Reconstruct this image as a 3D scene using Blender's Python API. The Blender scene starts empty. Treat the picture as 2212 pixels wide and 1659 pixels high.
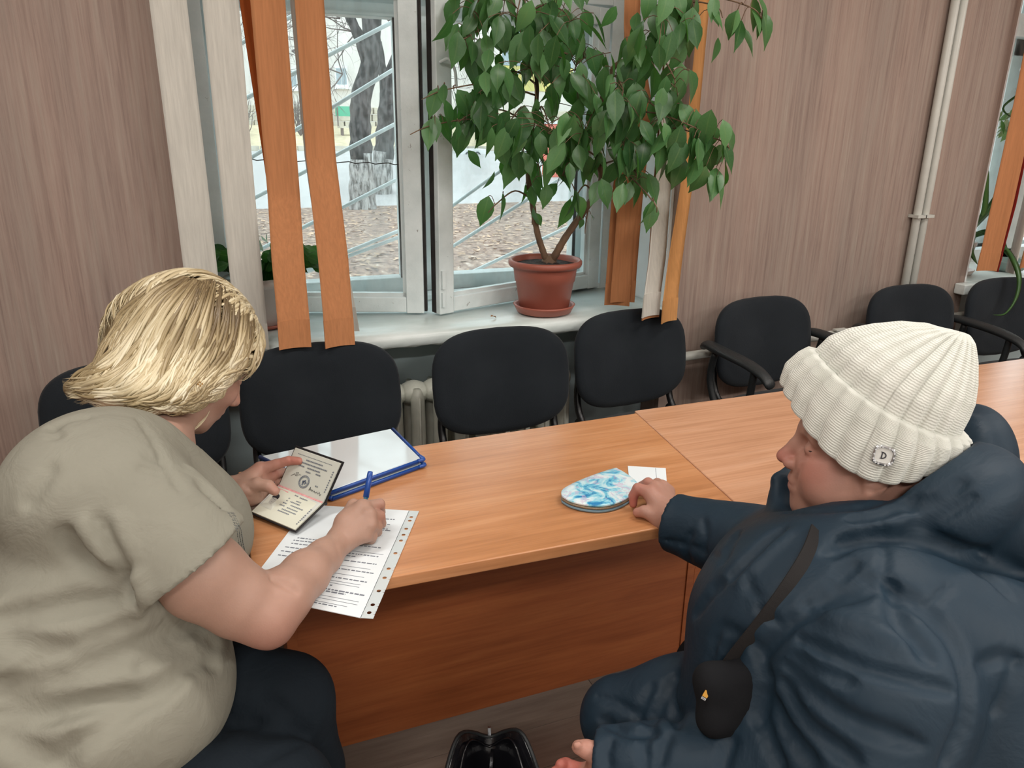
import bpy, bmesh, math, random
import numpy as np
from mathutils import Vector, Matrix, Euler
random.seed(7); np.random.seed(7)
S = bpy.context.scene
COL = S.collection
PI = math.pi

# ------------------------------------------------------------------ camera
W_, H_, FPX = 2212, 1659, 1660.0
PITCH = math.atan(FPX/4890.0); ROLL = -0.0135; YAW = math.radians(-22.0); CZ = 1.45
def _cam_matrix():
    cp, sp = math.cos(PITCH), math.sin(PITCH)
    R = np.array([[1,0,0],[0,-sp,cp],[0,-cp,-sp]])
    cr, sr = math.cos(ROLL), math.sin(ROLL)
    Rr = np.array([[cr,-sr,0],[sr,cr,0],[0,0,1]])
    cy, sy = math.cos(YAW), math.sin(YAW)
    return np.array([[cy,-sy,0],[sy,cy,0],[0,0,1]]) @ R @ Rr
CM = _cam_matrix(); CO = np.array([0,0,CZ])
cd = bpy.data.cameras.new('camera'); cam = bpy.data.objects.new('camera', cd); COL.objects.link(cam)
cd.sensor_fit = 'HORIZONTAL'; cd.sensor_width = 36.0; cd.lens = 36.0*FPX/W_
cd.clip_start = 0.02; cd.clip_end = 300
bm_ = np.eye(4); bm_[:3,0] = CM[:,0]; bm_[:3,1] = -CM[:,1]; bm_[:3,2] = -CM[:,2]; bm_[:3,3] = CO
cam.matrix_world = Matrix(bm_.tolist())
S.camera = cam

# ------------------------------------------------------------------ exposure, sky, lamps
S.view_settings.view_transform = 'Standard'; S.view_settings.look = 'None'
S.view_settings.exposure = 0.0; S.view_settings.gamma = 1.0; S.view_settings.use_curve_mapping = False
world = bpy.data.worlds.new('world'); S.world = world; world.use_nodes = True
wn = world.node_tree.nodes; wl = world.node_tree.links
for n in list(wn): wn.remove(n)
wo = wn.new('ShaderNodeOutputWorld'); wb = wn.new('ShaderNodeBackground')
wb.inputs[0].default_value = (0.93, 0.97, 1.0, 1); wb.inputs[1].default_value = 3.2   # flat overcast sky
wl.new(wb.outputs[0], wo.inputs[0])
LAMP_W = 31.0
def area(name, loc, sx, sy, power, col, rot=(0,0,0)):
    l = bpy.data.lights.new(name, 'AREA'); l.shape = 'RECTANGLE'; l.size = sx; l.size_y = sy
    l.energy = power; l.color = col
    o = bpy.data.objects.new(name, l); o.location = loc; o.rotation_euler = rot; COL.objects.link(o)
    return o
for i, (lx, ly) in enumerate([(-0.6,0.9),(1.6,0.9),(3.8,0.9),(-0.6,-1.4),(1.6,-1.4),(3.8,-1.4)]):
    area('ceiling_lamp_light', (lx, ly, 2.715), 1.15, 0.26, LAMP_W*(0.72 if ly > 0 else 1.5), (1.0, 0.955, 0.90))

# ------------------------------------------------------------------ pixel -> point on a known plane of the room
def ray(px, py): return CM @ np.array([(px-W_/2)/FPX, (py-H_/2)/FPX, 1.0])
def onZ(px, py, z): d = ray(px, py); return Vector(CO + d*((z-CZ)/d[2]))
def onY(px, py, y): d = ray(px, py); return Vector(CO + d*(y/d[1]))
def onX(px, py, x): d = ray(px, py); return Vector(CO + d*(x/d[0]))
def onD(px, py, t): return Vector(CO + ray(px, py)*t)
def proj(p):
    q = CM.T @ (np.asarray(p, float)-CO); return q[0]/q[2]*FPX+W_/2, q[1]/q[2]*FPX+H_/2, q[2]

# ------------------------------------------------------------------ materials
def new_mat(name):
    m = bpy.data.materials.new(name); m.use_nodes = True
    nt = m.node_tree; b = nt.nodes['Principled BSDF']
    return m, nt, b
def ramp(nt, fac, stops):
    r = nt.nodes.new('ShaderNodeValToRGB'); e = r.color_ramp.elements
    while len(e) < len(stops): e.new(0.5)
    for i, (p, c) in enumerate(stops):
        e[i].position = p; e[i].color = (c[0], c[1], c[2], 1)
    nt.links.new(fac, r.inputs[0]); return r
def coords(nt, scale=(1,1,1), kind='Object', rot=(0,0,0)):
    t = nt.nodes.new('ShaderNodeTexCoord'); mp = nt.nodes.new('ShaderNodeMapping')
    mp.inputs['Scale'].default_value = scale; mp.inputs['Rotation'].default_value = rot
    nt.links.new(t.outputs[kind], mp.inputs[0]); return mp.outputs[0]
def noise(nt, vec, scale, detail=4, rough=0.55, dist=0.0):
    n = nt.nodes.new('ShaderNodeTexNoise'); n.inputs['Scale'].default_value = scale
    n.inputs['Detail'].default_value = detail; n.inputs['Roughness'].default_value = rough
    n.inputs['Distortion'].default_value = dist
    nt.links.new(vec, n.inputs['Vector']); return n.outputs['Fac']
def bump(nt, b, h, strength, dist=0.01):
    n = nt.nodes.new('ShaderNodeBump'); n.inputs['Strength'].default_value = strength
    n.inputs['Distance'].default_value = dist
    nt.links.new(h, n.inputs['Height']); nt.links.new(n.outputs[0], b.inputs['Normal']); return n
def sr(r, g, b):
    f = lambda c: ((c/255.0+0.055)/1.055)**2.4 if c > 10 else c/255.0/12.92
    return (f(r), f(g), f(b))
def mat(name, rgb, rough=0.5, var=0.12, scale=8.0, stretch=(1,1,1), bmp=0.0, bscale=None, spec=0.5, metal=0.0, sheen=0.0, lo=0.3, hi=0.7):
    m, nt, b = new_mat(name); c = sr(*rgb)
    v = coords(nt, stretch); n = noise(nt, v, scale)
    a = tuple(x*(1-var) for x in c); d = tuple(min(1, x*(1+var)) for x in c)
    r = ramp(nt, n, [(lo, a), (hi, d)]); nt.links.new(r.outputs[0], b.inputs['Base Color'])
    b.inputs['Roughness'].default_value = rough; b.inputs['Specular IOR Level'].default_value = spec
    b.inputs['Metallic'].default_value = metal; b.inputs['Sheen Weight'].default_value = sheen
    if bmp > 0:
        n2 = noise(nt, v, bscale or scale*3, 3); bump(nt, b, n2, bmp)
    return m

M = {}
def make_materials():
    # wallpaper: fine vertical threads, pinkish brown over grey green
    m, nt, b = new_mat('wallpaper'); v = coords(nt, (1,1,0.035))
    n1 = noise(nt, v, 80, 5, 0.7); n2 = noise(nt, coords(nt, (1,1,0.12)), 5, 3)
    n3 = noise(nt, coords(nt, (1,1,0.02)), 170, 2, 0.6)
    r1 = ramp(nt, n1, [(0.28, sr(136,117,108)), (0.48, sr(154,135,125)), (0.66, sr(160,145,134)), (0.80, sr(176,163,151))])
    r2 = ramp(nt, n2, [(0.35, (0.90,0.92,0.92)), (0.65, (1.04,1.0,0.98))])
    r3 = ramp(nt, n3, [(0.25, (0.88,0.88,0.88)), (0.6, (1.03,1.03,1.03))])
    mx = nt.nodes.new('ShaderNodeMix'); mx.data_type = 'RGBA'; mx.blend_type = 'MULTIPLY'; mx.inputs[0].default_value = 1
    nt.links.new(r1.outputs[0], mx.inputs[6]); nt.links.new(r2.outputs[0], mx.inputs[7])
    mx2 = nt.nodes.new('ShaderNodeMix'); mx2.data_type = 'RGBA'; mx2.blend_type = 'MULTIPLY'; mx2.inputs[0].default_value = 1
    nt.links.new(mx.outputs[2], mx2.inputs[6]); nt.links.new(r3.outputs[0], mx2.inputs[7])
    nt.links.new(mx2.outputs[2], b.inputs['Base Color']); b.inputs['Roughness'].default_value = 0.75
    bump(nt, b, n1, 0.25, 0.004); M['wallpaper'] = m
    M['plaster'] = mat('white_plaster', (232,234,233), 0.8, 0.05, 5, bmp=0.1)
    M['ceiling'] = mat('ceiling_paint', (232,230,225), 0.85, 0.03, 4)
    # old white oil paint with bare chips
    m, nt, b = new_mat('old_white_paint'); v = coords(nt)
    n1 = noise(nt, v, 7, 5, 0.6); n2 = noise(nt, v, 26, 6, 0.75)
    r1 = ramp(nt, n1, [(0.3, sr(206,216,216)), (0.65, sr(228,236,236))])
    r2 = ramp(nt, n2, [(0.0, (1,1,1)), (0.665, (1,1,1)), (0.69, (0,0,0))])
    mx = nt.nodes.new('ShaderNodeMix'); mx.data_type = 'RGBA'
    mx.inputs[6].default_value = (*sr(120,116,106), 1)
    nt.links.new(r2.outputs[0], mx.inputs[0]); nt.links.new(r1.outputs[0], mx.inputs[7])
    nt.links.new(mx.outputs[2], b.inputs['Base Color']); b.inputs['Roughness'].default_value = 0.38
    bump(nt, b, n2, 0.25, 0.004); M['paint'] = m
    m, nt, b = new_mat('window_sill_paint'); v = coords(nt, (0.4,1,1))
    n1 = noise(nt, v, 14, 5, 0.6)
    r1 = ramp(nt, n1, [(0.3, sr(200,212,208)), (0.65, sr(222,230,228))])
    nt.links.new(r1.outputs[0], b.inputs['Base Color']); b.inputs['Roughness'].default_value = 0.3
    bump(nt, b, n1, 0.3, 0.006); M['sillpaint'] = m
    M['radpaint'] = mat('radiator_paint', (202,204,192), 0.4, 0.08, 20, bmp=0.15)
    M['pipe'] = mat('pipe_paint', (196,197,190), 0.4, 0.05, 12, bmp=0.08)
    M['rust'] = mat('rust', (140,98,50), 0.8, 0.3, 60)
    M['niche'] = mat('niche_paint', (150,165,168), 0.6, 0.12, 6, (0.3,1,1), bmp=0.15)
    M['gap'] = mat('dark_gap', (40,36,34), 0.8, 0.4, 30)
    # laminate table tops, grain along the length
    def wood(name, cols, rough, k=1.0):
        m, nt, b = new_mat(name)
        n1 = noise(nt, coords(nt, (0.7,9,9)), 3.2*k, 6, 0.6, 0.6); n2 = noise(nt, coords(nt, (2.2,60,60)), 3.0*k, 3, 0.5)
        r1 = ramp(nt, n1, [(0.28, sr(*cols[0])), (0.5, sr(*cols[1])), (0.72, sr(*cols[2]))])
        r2 = ramp(nt, n2, [(0.3, (0.86,0.84,0.82)), (0.6, (1.03,1.03,1.03))])
        mx = nt.nodes.new('ShaderNodeMix'); mx.data_type = 'RGBA'; mx.blend_type = 'MULTIPLY'; mx.inputs[0].default_value = 0.8
        nt.links.new(r1.outputs[0], mx.inputs[6]); nt.links.new(r2.outputs[0], mx.inputs[7])
        nt.links.new(mx.outputs[2], b.inputs['Base Color'])
        b.inputs['Roughness'].default_value = rough; b.inputs['Specular IOR Level'].default_value = 0.5
        bump(nt, b, n2, 0.04, 0.002)
        return m
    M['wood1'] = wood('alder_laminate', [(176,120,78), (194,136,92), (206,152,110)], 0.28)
    M['wood2'] = wood('glare_pale_alder', [(186,136,102), (200,150,116), (210,163,131)], 0.24, 0.8)  # same laminate, glare on the second table put into a paler colour
    M['woodp'] = wood('shaded_alder_panel', [(132,70,36), (150,84,46), (162,96,54)], 0.42)  # alder darkened: shade under the table top is put into the colour
    # upholstery and plastic
    m, nt, b = new_mat('black_upholstery'); v = coords(nt)
    n1 = noise(nt, v, 260, 2, 0.6); n2 = noise(nt, v, 5, 3)
    r1 = ramp(nt, n2, [(0.3, sr(25,30,35)), (0.7, sr(33,38,43))])
    nt.links.new(r1.outputs[0], b.inputs['Base Color']); b.inputs['Roughness'].default_value = 0.9
    b.inputs['Specular IOR Level'].default_value = 0.2
    b.inputs['Sheen Weight'].default_value = 0.08; bump(nt, b, n1, 0.3, 0.002); M['fabric'] = m
    M['black_metal'] = mat('black_metal', (22,23,25), 0.35, 0.1, 20)
    M['black_plastic'] = mat('black_plastic', (36,40,42), 0.45, 0.1, 90, bmp=0.15, bscale=300)
    # vertical blind fabric
    def slat(name, rgb, tr):
        m, nt, b = new_mat(name); c = sr(*rgb)
        n1 = noise(nt, coords(nt, (1,1,0.06)), 150, 3, 0.6); n2 = noise(nt, coords(nt, (0.15,0.15,1)), 300, 2)
        r1 = ramp(nt, n1, [(0.3, tuple(x*0.88 for x in c)), (0.7, tuple(min(1,x*1.06) for x in c))])
        nt.links.new(r1.outputs[0], b.inputs['Base Color']); b.inputs['Roughness'].default_value = 0.8
        b.inputs['Specular IOR Level'].default_value = 0.2
        bump(nt, b, n1, 0.1, 0.002)
        t = nt.nodes.new('ShaderNodeBsdfTranslucent'); nt.links.new(r1.outputs[0], t.inputs[0])
        mx = nt.nodes.new('ShaderNodeMixShader'); mx.inputs[0].default_value = tr
        nt.links.new(b.outputs[0], mx.inputs[1]); nt.links.new(t.outputs[0], mx.inputs[2])
        nt.links.new(mx.outputs[0], nt.nodes['Material Output'].inputs[0]); return m
    M['slat_white'] = slat('white_blind_fabric', (218,215,206), 0.2)
    M['slat_orange'] = slat('orange_blind_fabric', (200,138,94), 0.2)
    M['slat_dark'] = slat('burnt_orange_blind_fabric', (186,96,46), 0.2)
    M['slat_yellow'] = slat('amber_blind_fabric', (208,152,96), 0.2)
    M['slat_red'] = slat('dark_red_blind_fabric', (140,40,34), 0.2)
    # thin window glass
    m, nt, b = new_mat('window_glass'); nt.nodes.remove(b)
    tr = nt.nodes.new('ShaderNodeBsdfTransparent'); tr.inputs[0].default_value = (0.93,0.97,0.97,1)
    gl = nt.nodes.new('ShaderNodeBsdfGlossy'); gl.inputs['Roughness'].default_value = 0.02
    lw = nt.nodes.new('ShaderNodeLayerWeight'); fr = ramp(nt, lw.outputs['Facing'], [(0.0, (0.03,)*3), (0.6, (0.05,)*3), (0.85, (0.18,)*3), (1.0, (0.8,)*3)])
    df = nt.nodes.new('ShaderNodeBsdfDiffuse'); df.inputs[0].default_value = (0.85,0.9,0.92,1)
    n1 = noise(nt, coords(nt, (1,1,0.5)), 5, 5, 0.6); r = ramp(nt, n1, [(0.45, (0,0,0)), (0.8, (0.25,0.25,0.25))])
    mx = nt.nodes.new('ShaderNodeMixShader'); mx2 = nt.nodes.new('ShaderNodeMixShader')
    nt.links.new(fr.outputs[0], mx.inputs[0]); nt.links.new(tr.outputs[0], mx.inputs[1]); nt.links.new(gl.outputs[0], mx.inputs[2])
    nt.links.new(r.outputs[0], mx2.inputs[0]); nt.links.new(mx.outputs[0], mx2.inputs[1]); nt.links.new(df.outputs[0], mx2.inputs[2])
    nt.links.new(mx2.outputs[0], nt.nodes['Material Output'].inputs[0]); M['glass'] = m
    M['terracotta'] = mat('terracotta_plastic', (164,94,78), 0.42, 0.05, 6)
    M['soil'] = mat('potting_soil', (52,46,42), 0.95, 0.5, 60, bmp=0.8, bscale=90)
    M['bark'] = mat('ficus_bark', (112,88,68), 0.75, 0.3, 30, (1,1,0.3), bmp=0.5, bscale=70)
    M['whitepot'] = mat('white_glazed_pot', (214,206,200), 0.3, 0.04, 6)
    def leaf(name, dark, light, tr=0.25, gloss=0.32):
        m, nt, b = new_mat(name)
        oi = nt.nodes.new('ShaderNodeObjectInfo'); n1 = noise(nt, coords(nt), 20, 2)
        ad = nt.nodes.new('ShaderNodeMath'); ad.operation = 'MULTIPLY_ADD'; ad.inputs[1].default_value = 0.75; ad.inputs[2].default_value = 0.0
        nt.links.new(oi.outputs['Random'], ad.inputs[0])
        ad2 = nt.nodes.new('ShaderNodeMath'); ad2.operation = 'MULTIPLY_ADD'; ad2.inputs[1].default_value = 0.35
        nt.links.new(n1, ad2.inputs[0]); nt.links.new(ad.outputs[0], ad2.inputs[2])
        r = ramp(nt, ad2.outputs[0], [(0.1, sr(*dark)), (0.9, sr(*light))])
        uv = nt.nodes.new('ShaderNodeTexCoord'); sx = nt.nodes.new('ShaderNodeSeparateXYZ'); nt.links.new(uv.outputs['UV'], sx.inputs[0])
        rr = ramp(nt, sx.outputs[0], [(0.45, (0,0,0)), (0.5, (1,1,1)), (0.55, (0,0,0))])
        mx = nt.nodes.new('ShaderNodeMix'); mx.data_type = 'RGBA'; mx.inputs[7].default_value = (*sr(120,150,90), 1)
        ml = nt.nodes.new('ShaderNodeMath'); ml.operation = 'MULTIPLY'; ml.inputs[1].default_value = 0.45
        nt.links.new(rr.outputs[0], ml.inputs[0]); nt.links.new(ml.outputs[0], mx.inputs[0]); nt.links.new(r.outputs[0], mx.inputs[6])
        nt.links.new(mx.outputs[2], b.inputs['Base Color']); b.inputs['Roughness'].default_value = gloss
        t = nt.nodes.new('ShaderNodeBsdfTranslucent'); t.inputs[0].default_value = (*sr(90,160,50), 1)
        ms = nt.nodes.new('ShaderNodeMixShader'); ms.inputs[0].default_value = tr
        nt.links.new(b.outputs[0], ms.inputs[1]); nt.links.new(t.outputs[0], ms.inputs[2])
        nt.links.new(ms.outputs[0], nt.nodes['Material Output'].inputs[0]); return m
    M['leaf'] = leaf('ficus_leaf', (46,86,48), (98,142,90))
    M['leaf2'] = leaf('cactus_leaf', (24,62,26), (60,112,52), 0.15)
    M['leaf3'] = leaf('amaryllis_leaf', (52,92,48), (110,150,84), 0.3)
    M['leaf4'] = leaf('variegated_leaf', (60,100,60), (200,215,190), 0.3)
    # floor
    m, nt, b = new_mat('plank_linoleum')
    oi = nt.nodes.new('ShaderNodeObjectInfo')
    n1 = noise(nt, coords(nt, (0.8,9,1)), 5, 5, 0.6)
    r1 = ramp(nt, n1, [(0.3, sr(132,115,106)), (0.7, sr(160,143,132))])
    r2 = ramp(nt, oi.outputs['Random'], [(0, (0.8,0.78,0.76)), (1, (1.12,1.12,1.10))])
    mx = nt.nodes.new('ShaderNodeMix'); mx.data_type = 'RGBA'; mx.blend_type = 'MULTIPLY'; mx.inputs[0].default_value = 1
    nt.links.new(r1.outputs[0], mx.inputs[6]); nt.links.new(r2.outputs[0], mx.inputs[7])
    nt.links.new(mx.outputs[2], b.inputs['Base Color']); b.inputs['Roughness'].default_value = 0.45; M['plank'] = m
    # outdoors
    m, nt, b = new_mat('leaf_litter'); v = coords(nt, (1,0.8,1))
    n1 = noise(nt, v, 2.2, 8, 0.75); n2 = noise(nt, coords(nt, (1,0.5,1)), 9, 4, 0.8)
    r1 = ramp(nt, n2, [(0.32, sr(84,70,64)), (0.46, sr(136,114,104)), (0.58, sr(166,142,126)), (0.70, sr(214,200,188))])
    r2 = ramp(nt, n1, [(0.3, (0.78,0.75,0.76)), (0.65, (1.05,1.03,1.0))])
    mx = nt.nodes.new('ShaderNodeMix'); mx.data_type = 'RGBA'; mx.blend_type = 'MULTIPLY'; mx.inputs[0].default_value = 1
    nt.links.new(r1.outputs[0], mx.inputs[6]); nt.links.new(r2.outputs[0], mx.inputs[7])
    nt.links.new(mx.outputs[2], b.inputs['Base Color']); b.inputs['Roughness'].default_value = 1; M['litter'] = m
    M['asphalt'] = mat('pale_asphalt', (178,174,173), 0.9, 0.06, 1.5)
    M['dry'] = mat('dry_grass', (196,180,150), 1.0, 0.2, 4)
    M['stone'] = mat('pale_stone', (190,182,168), 0.9, 0.2, 3, bmp=0.4)
    M['poplar'] = mat('poplar_bark', (74,70,70), 0.95, 0.6, 11, (1,1,0.4), bmp=1.0, bscale=14, lo=0.4, hi=0.6)
    m, nt, b = new_mat('limewashed_bark')
    n1 = noise(nt, coords(nt, (1,1,0.3)), 12, 5, 0.7); sxz = nt.nodes.new('ShaderNodeSeparateXYZ'); tc = nt.nodes.new('ShaderNodeTexCoord')
    r1 = ramp(nt, n1, [(0.40, sr(84,80,78)), (0.50, sr(150,146,144)), (0.62, sr(184,181,178))])
    nt.links.new(r1.outputs[0], b.inputs['Base Color']); b.inputs['Roughness'].default_value = 1; bump(nt, b, n1, 0.8, 0.03); M['limebark'] = m
    M['house'] = mat('pale_render', (214,208,204), 0.9, 0.04, 0.6)
    M['house2'] = mat('yellow_render', (205,195,120), 0.9, 0.06, 0.6)
    M['hwin'] = mat('far_window_glass', (150,165,175), 0.25, 0.1, 2)
    M['hframe'] = mat('far_window_frame', (225,225,225), 0.6, 0.02, 2)
    M['green'] = mat('green_paint', (70,175,140), 0.5, 0.08, 4)
    M['twig'] = mat('bare_twig', (112,100,98), 0.9, 0.2, 5)
    M['grille'] = mat('white_grille_paint', (238,242,243), 0.4, 0.03, 20)
    M['symbol'] = mat('black_spray_paint', (60,66,74), 0.6, 0.1, 30)
    M['redbox'] = mat('salmon_paint', (220,110,90), 0.6, 0.08, 4)

make_materials()

# ------------------------------------------------------------------ mesh helpers
class MB:
    def __init__(s): s.v = []; s.f = []; s.uv = None
    def add(s, vs, fs):
        o = len(s.v); s.v += [Vector(v) for v in vs]; s.f += [tuple(i+o for i in f) for f in fs]
    def box(s, x0, x1, y0, y1, z0, z1):
        s.add([(x0,y0,z0),(x1,y0,z0),(x1,y1,z0),(x0,y1,z0),(x0,y0,z1),(x1,y0,z1),(x1,y1,z1),(x0,y1,z1)],
              [(0,3,2,1),(4,5,6,7),(0,1,5,4),(1,2,6,5),(2,3,7,6),(3,0,4,7)]); return s
    def obox(s, c, ax, ay, az, hx, hy, hz):
        c, ax, ay, az = Vector(c), Vector(ax).normalized(), Vector(ay).normalized(), Vector(az).normalized()
        P = [c + ax*(hx*i) + ay*(hy*j) + az*(hz*k) for k in (-1,1) for (i,j) in ((-1,-1),(1,-1),(1,1),(-1,1))]
        s.add(P, [(0,3,2,1),(4,5,6,7),(0,1,5,4),(1,2,6,5),(2,3,7,6),(3,0,4,7)]); return s
    def beam(s, a, b, w, h, up=(0,0,1)):
        a, b = Vector(a), Vector(b); d = (b-a); u = Vector(up); r = d.cross(u).normalized(); u = r.cross(d).normalized()
        s.obox((a+b)/2, d, r, u, d.length/2, w/2, h/2); return s
    def prism(s, poly, z0, z1):
        n = len(poly); P = [(p[0],p[1],z0) for p in poly] + [(p[0],p[1],z1) for p in poly]
        area_ = sum(poly[i][0]*poly[(i+1)%n][1]-poly[(i+1)%n][0]*poly[i][1] for i in range(n))
        bot = tuple(range(n)); top = tuple(range(n,2*n))
        fs = [(i,(i+1)%n,n+(i+1)%n,n+i) for i in range(n)] + [bot[::-1], top]
        if area_ < 0: fs = [f[::-1] for f in fs]
        s.add(P, fs); return s
    def rings(s, R, close=True, cap=True):
        n = len(R[0]); base = []
        for r in R: base += list(r)
        fs = []
        for i in range(len(R)-1):
            for j in range(n if close else n-1):
                fs.append((i*n+j, i*n+(j+1)%n, (i+1)*n+(j+1)%n, (i+1)*n+j))
        if cap: fs += [tuple(range(n))[::-1], tuple((len(R)-1)*n+j for j in range(n))]
        s.add(base, fs); return s
    def tube(s, path, r, n=8, cap=True):
        P = [Vector(p) for p in path]; R = []
        rr = r if isinstance(r, (list, tuple)) else [r]*len(P)
        up = Vector((0,0,1)); d0 = (P[1]-P[0]).normalized()
        if abs(d0.dot(up)) > 0.9: up = Vector((1,0,0))
        for i, p in enumerate(P):
            d = (P[min(i+1,len(P)-1)]-P[max(i-1,0)]).normalized()
            x = d.cross(up).normalized(); y = x.cross(d); up = y if y.length > 0.1 else up
            R.append([p + (x*math.cos(2*PI*j/n) - y*math.sin(2*PI*j/n))*-rr[i] for j in range(n)])
        s.rings([list(reversed(q)) for q in R], True, cap); return s
    def lathe(s, prof, c=(0,0,0), n=40):
        R = [[(c[0]+r*math.cos(2*PI*j/n), c[1]+r*math.sin(2*PI*j/n), c[2]+z) for j in range(n)] for r, z in prof]
        s.rings(R, True, False); return s
def smooth_path(P, k=6):
    P = [Vector(p) for p in P]; out = []
    for i in range(len(P)-1):
        p0 = P[max(i-1,0)]; p1 = P[i]; p2 = P[i+1]; p3 = P[min(i+2,len(P)-1)]
        for j in range(k):
            t = j/k
            out.append(0.5*((2*p1)+(p2-p0)*t+(2*p0-5*p1+4*p2-p3)*t*t+(3*p1-p0-3*p2+p3)*t**3))
    out.append(P[-1]); return out
def build(name, mb, m, parent=None, smooth=False, bevel=0.0, kind=None, label=None, sub=0):
    me = bpy.data.meshes.new(name)
    off = Vector((0,0,0))
    if parent is not None:
        p = parent
        while p is not None:
            off += p.location; p = p.parent
    me.from_pydata([tuple(v-off) for v in mb.v], [], mb.f)
    if mb.uv is not None:
        ul = me.uv_layers.new(name='UVMap')
        for l in me.loops: ul.data[l.index].uv = mb.uv[l.vertex_index]
    me.validate(); me.update()
    if isinstance(m, (list, tuple)):
        for q in m: me.materials.append(q)
    else: me.materials.append(m)
    if smooth: me.polygons.foreach_set('use_smooth', [True]*len(me.polygons))
    o = bpy.data.objects.new(name, me); COL.objects.link(o)
    if parent is not None: o.parent = parent
    if bevel > 0:
        b = o.modifiers.new('bevel', 'BEVEL'); b.width = bevel; b.segments = 2; b.limit_method = 'ANGLE'; b.angle_limit = 0.7
        wnm = o.modifiers.new('wn', 'WEIGHTED_NORMAL'); me.polygons.foreach_set('use_smooth', [True]*len(me.polygons))
    if sub:
        q = o.modifiers.new('sub', 'SUBSURF'); q.levels = sub; q.render_levels = sub
    if kind: o['kind'] = kind
    if label: o['label'] = label
    return o
def thing(name, label, cat, loc=(0,0,0), group=None):
    o = bpy.data.objects.new(name, None); o.empty_display_size = 0.05; COL.objects.link(o); o.location = loc
    o['label'] = label; o['category'] = cat
    if group: o['group'] = group
    return o
def tag(o, label, cat, group=None):
    o['label'] = label; o['category'] = cat
    if group: o['group'] = group
    return o
def struct_root(name):
    o = bpy.data.objects.new(name, None); o.empty_display_size = 0.05; COL.objects.link(o); o['kind'] = 'structure'; return o
# ------------------------------------------------------------------ room shell
YW = 2.42; YF = 2.83; YO = 2.98; YG = 3.10; ZS = 0.80; ZC = 2.80
WX0, WX1, WZ1 = -0.02, 1.60, 2.35        # opening of window 1
VX0, VX1 = 3.165, 4.75                   # opening of window 2
RX0, RX1, RY0 = -2.3, 5.6, -2.6
YB = 3.06
mb = MB()
mb.box(RX0-0.2, WX0, YW, YB, 0, ZC); mb.box(WX1, VX0, YW, YB, 0, ZC); mb.box(VX1, RX1+0.2, YW, YB, 0, ZC)
for (a, b) in ((WX0, WX1), (VX0, VX1)):
    mb.box(a, b, YW, YB, WZ1, ZC); mb.box(a, b, YW+0.14, YB, 0, ZS-0.05)
build('wall_back', mb, M['wallpaper'], kind='structure')
for (a, b, nm) in ((WX0, WX1, 'trim_1'), (VX0, VX1, 'trim_2')):
    q = MB(); q.box(a+0.002, b-0.002, YW+0.125, YW+0.139, 0, ZS-0.052); build(nm, q, M['niche'], kind='structure')
mb = MB().box(RX0-0.2, RX0, RY0, YW, 0, ZC); build('wall_left', mb, M['wallpaper'], kind='structure')
mb = MB().box(RX1, RX1+0.2, RY0, YW, 0, ZC); build('wall_right', mb, M['wallpaper'], kind='structure')
mb = MB().box(RX0-0.2, RX1+0.2, RY0-0.2, RY0, 0, ZC); build('wall_front', mb, M['plaster'], kind='structure')
mb = MB().box(RX0-0.2, RX1+0.2, RY0-0.2, YB, ZC, ZC+0.15); ceil_ = build('ceiling', mb, M['ceiling'], kind='structure')
fl = build('floor', MB().box(RX0-0.2, RX1+0.2, RY0-0.2, YB, -0.1, -0.004), M['plank'], kind='structure')
# linoleum planks in the part of the floor in view
pl_me = {}
row = 0
y = 0.55
while y < 2.35:
    x = -0.55 - (row*0.37 % 0.8)
    while x < 1.7:
        L = 0.80
        q = MB().box(0, L-0.002, 0, 0.123, 0, 0.004)
        if 'p' not in pl_me:
            me = bpy.data.meshes.new('plank'); me.from_pydata([tuple(v) for v in q.v], [], q.f); me.materials.append(M['plank']); pl_me['p'] = me
        o = bpy.data.objects.new('floor_plank', pl_me['p']); COL.objects.link(o); o.parent = fl; o.location = (x, y, -0.0035)
        x += L
    y += 0.125; row += 1
mb = MB().box(RX0, RX1, YW-0.018, YW, 0, 0.07); build('baseboard_back', mb, M['woodp'], kind='structure')
# ceiling fittings
for (lx, ly) in [(-0.6,0.9),(1.6,0.9),(3.8,0.9),(-0.6,-1.4),(1.6,-1.4),(3.8,-1.4)]:
    build('lamp_housing', MB().box(lx-0.62, lx+0.62, ly-0.16, ly+0.16, 2.73, 2.8), M['ceiling'], ceil_, bevel=0.01)

# ------------------------------------------------------------------ window 1
win = struct_root('window_1'); win.location = (WX0, YF, ZS)
def part(name, mb, m, **k): return build(name, mb, m, win, **k)
# plastered reveal with jamb faces
q = MB(); q.box(WX0-0.001, WX0+0.012, YW+0.002, YO+0.05, ZS, WZ1-0.001); q.box(WX1-0.012, WX1+0.001, YW+0.002, YO+0.05, ZS, WZ1-0.001)
q.box(WX0+0.012, WX1-0.012, YW+0.002, YO+0.05, WZ1-0.012, WZ1); part('reveal', q, M['plaster'])
# fixed inner frame
q = MB(); fx0, fx1 = 0.018, 1.584
q.box(fx0-0.03, 0.075, YF-0.02, YF+0.06, ZS-0.02, WZ1-0.012); q.box(1.525, fx1, YF-0.02, YF+0.06, ZS-0.02, WZ1-0.012)
q.box(0.075, 1.525, YF-0.02, YF+0.06, ZS-0.02, ZS+0.022); q.box(0.075, 1.525, YF-0.02, YF+0.06, 1.87, 1.97); q.box(0.075, 1.525, YF-0.02, YF+0.06, 2.28, WZ1-0.012)
part('window_frame', q, M['paint'], bevel=0.004)
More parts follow.
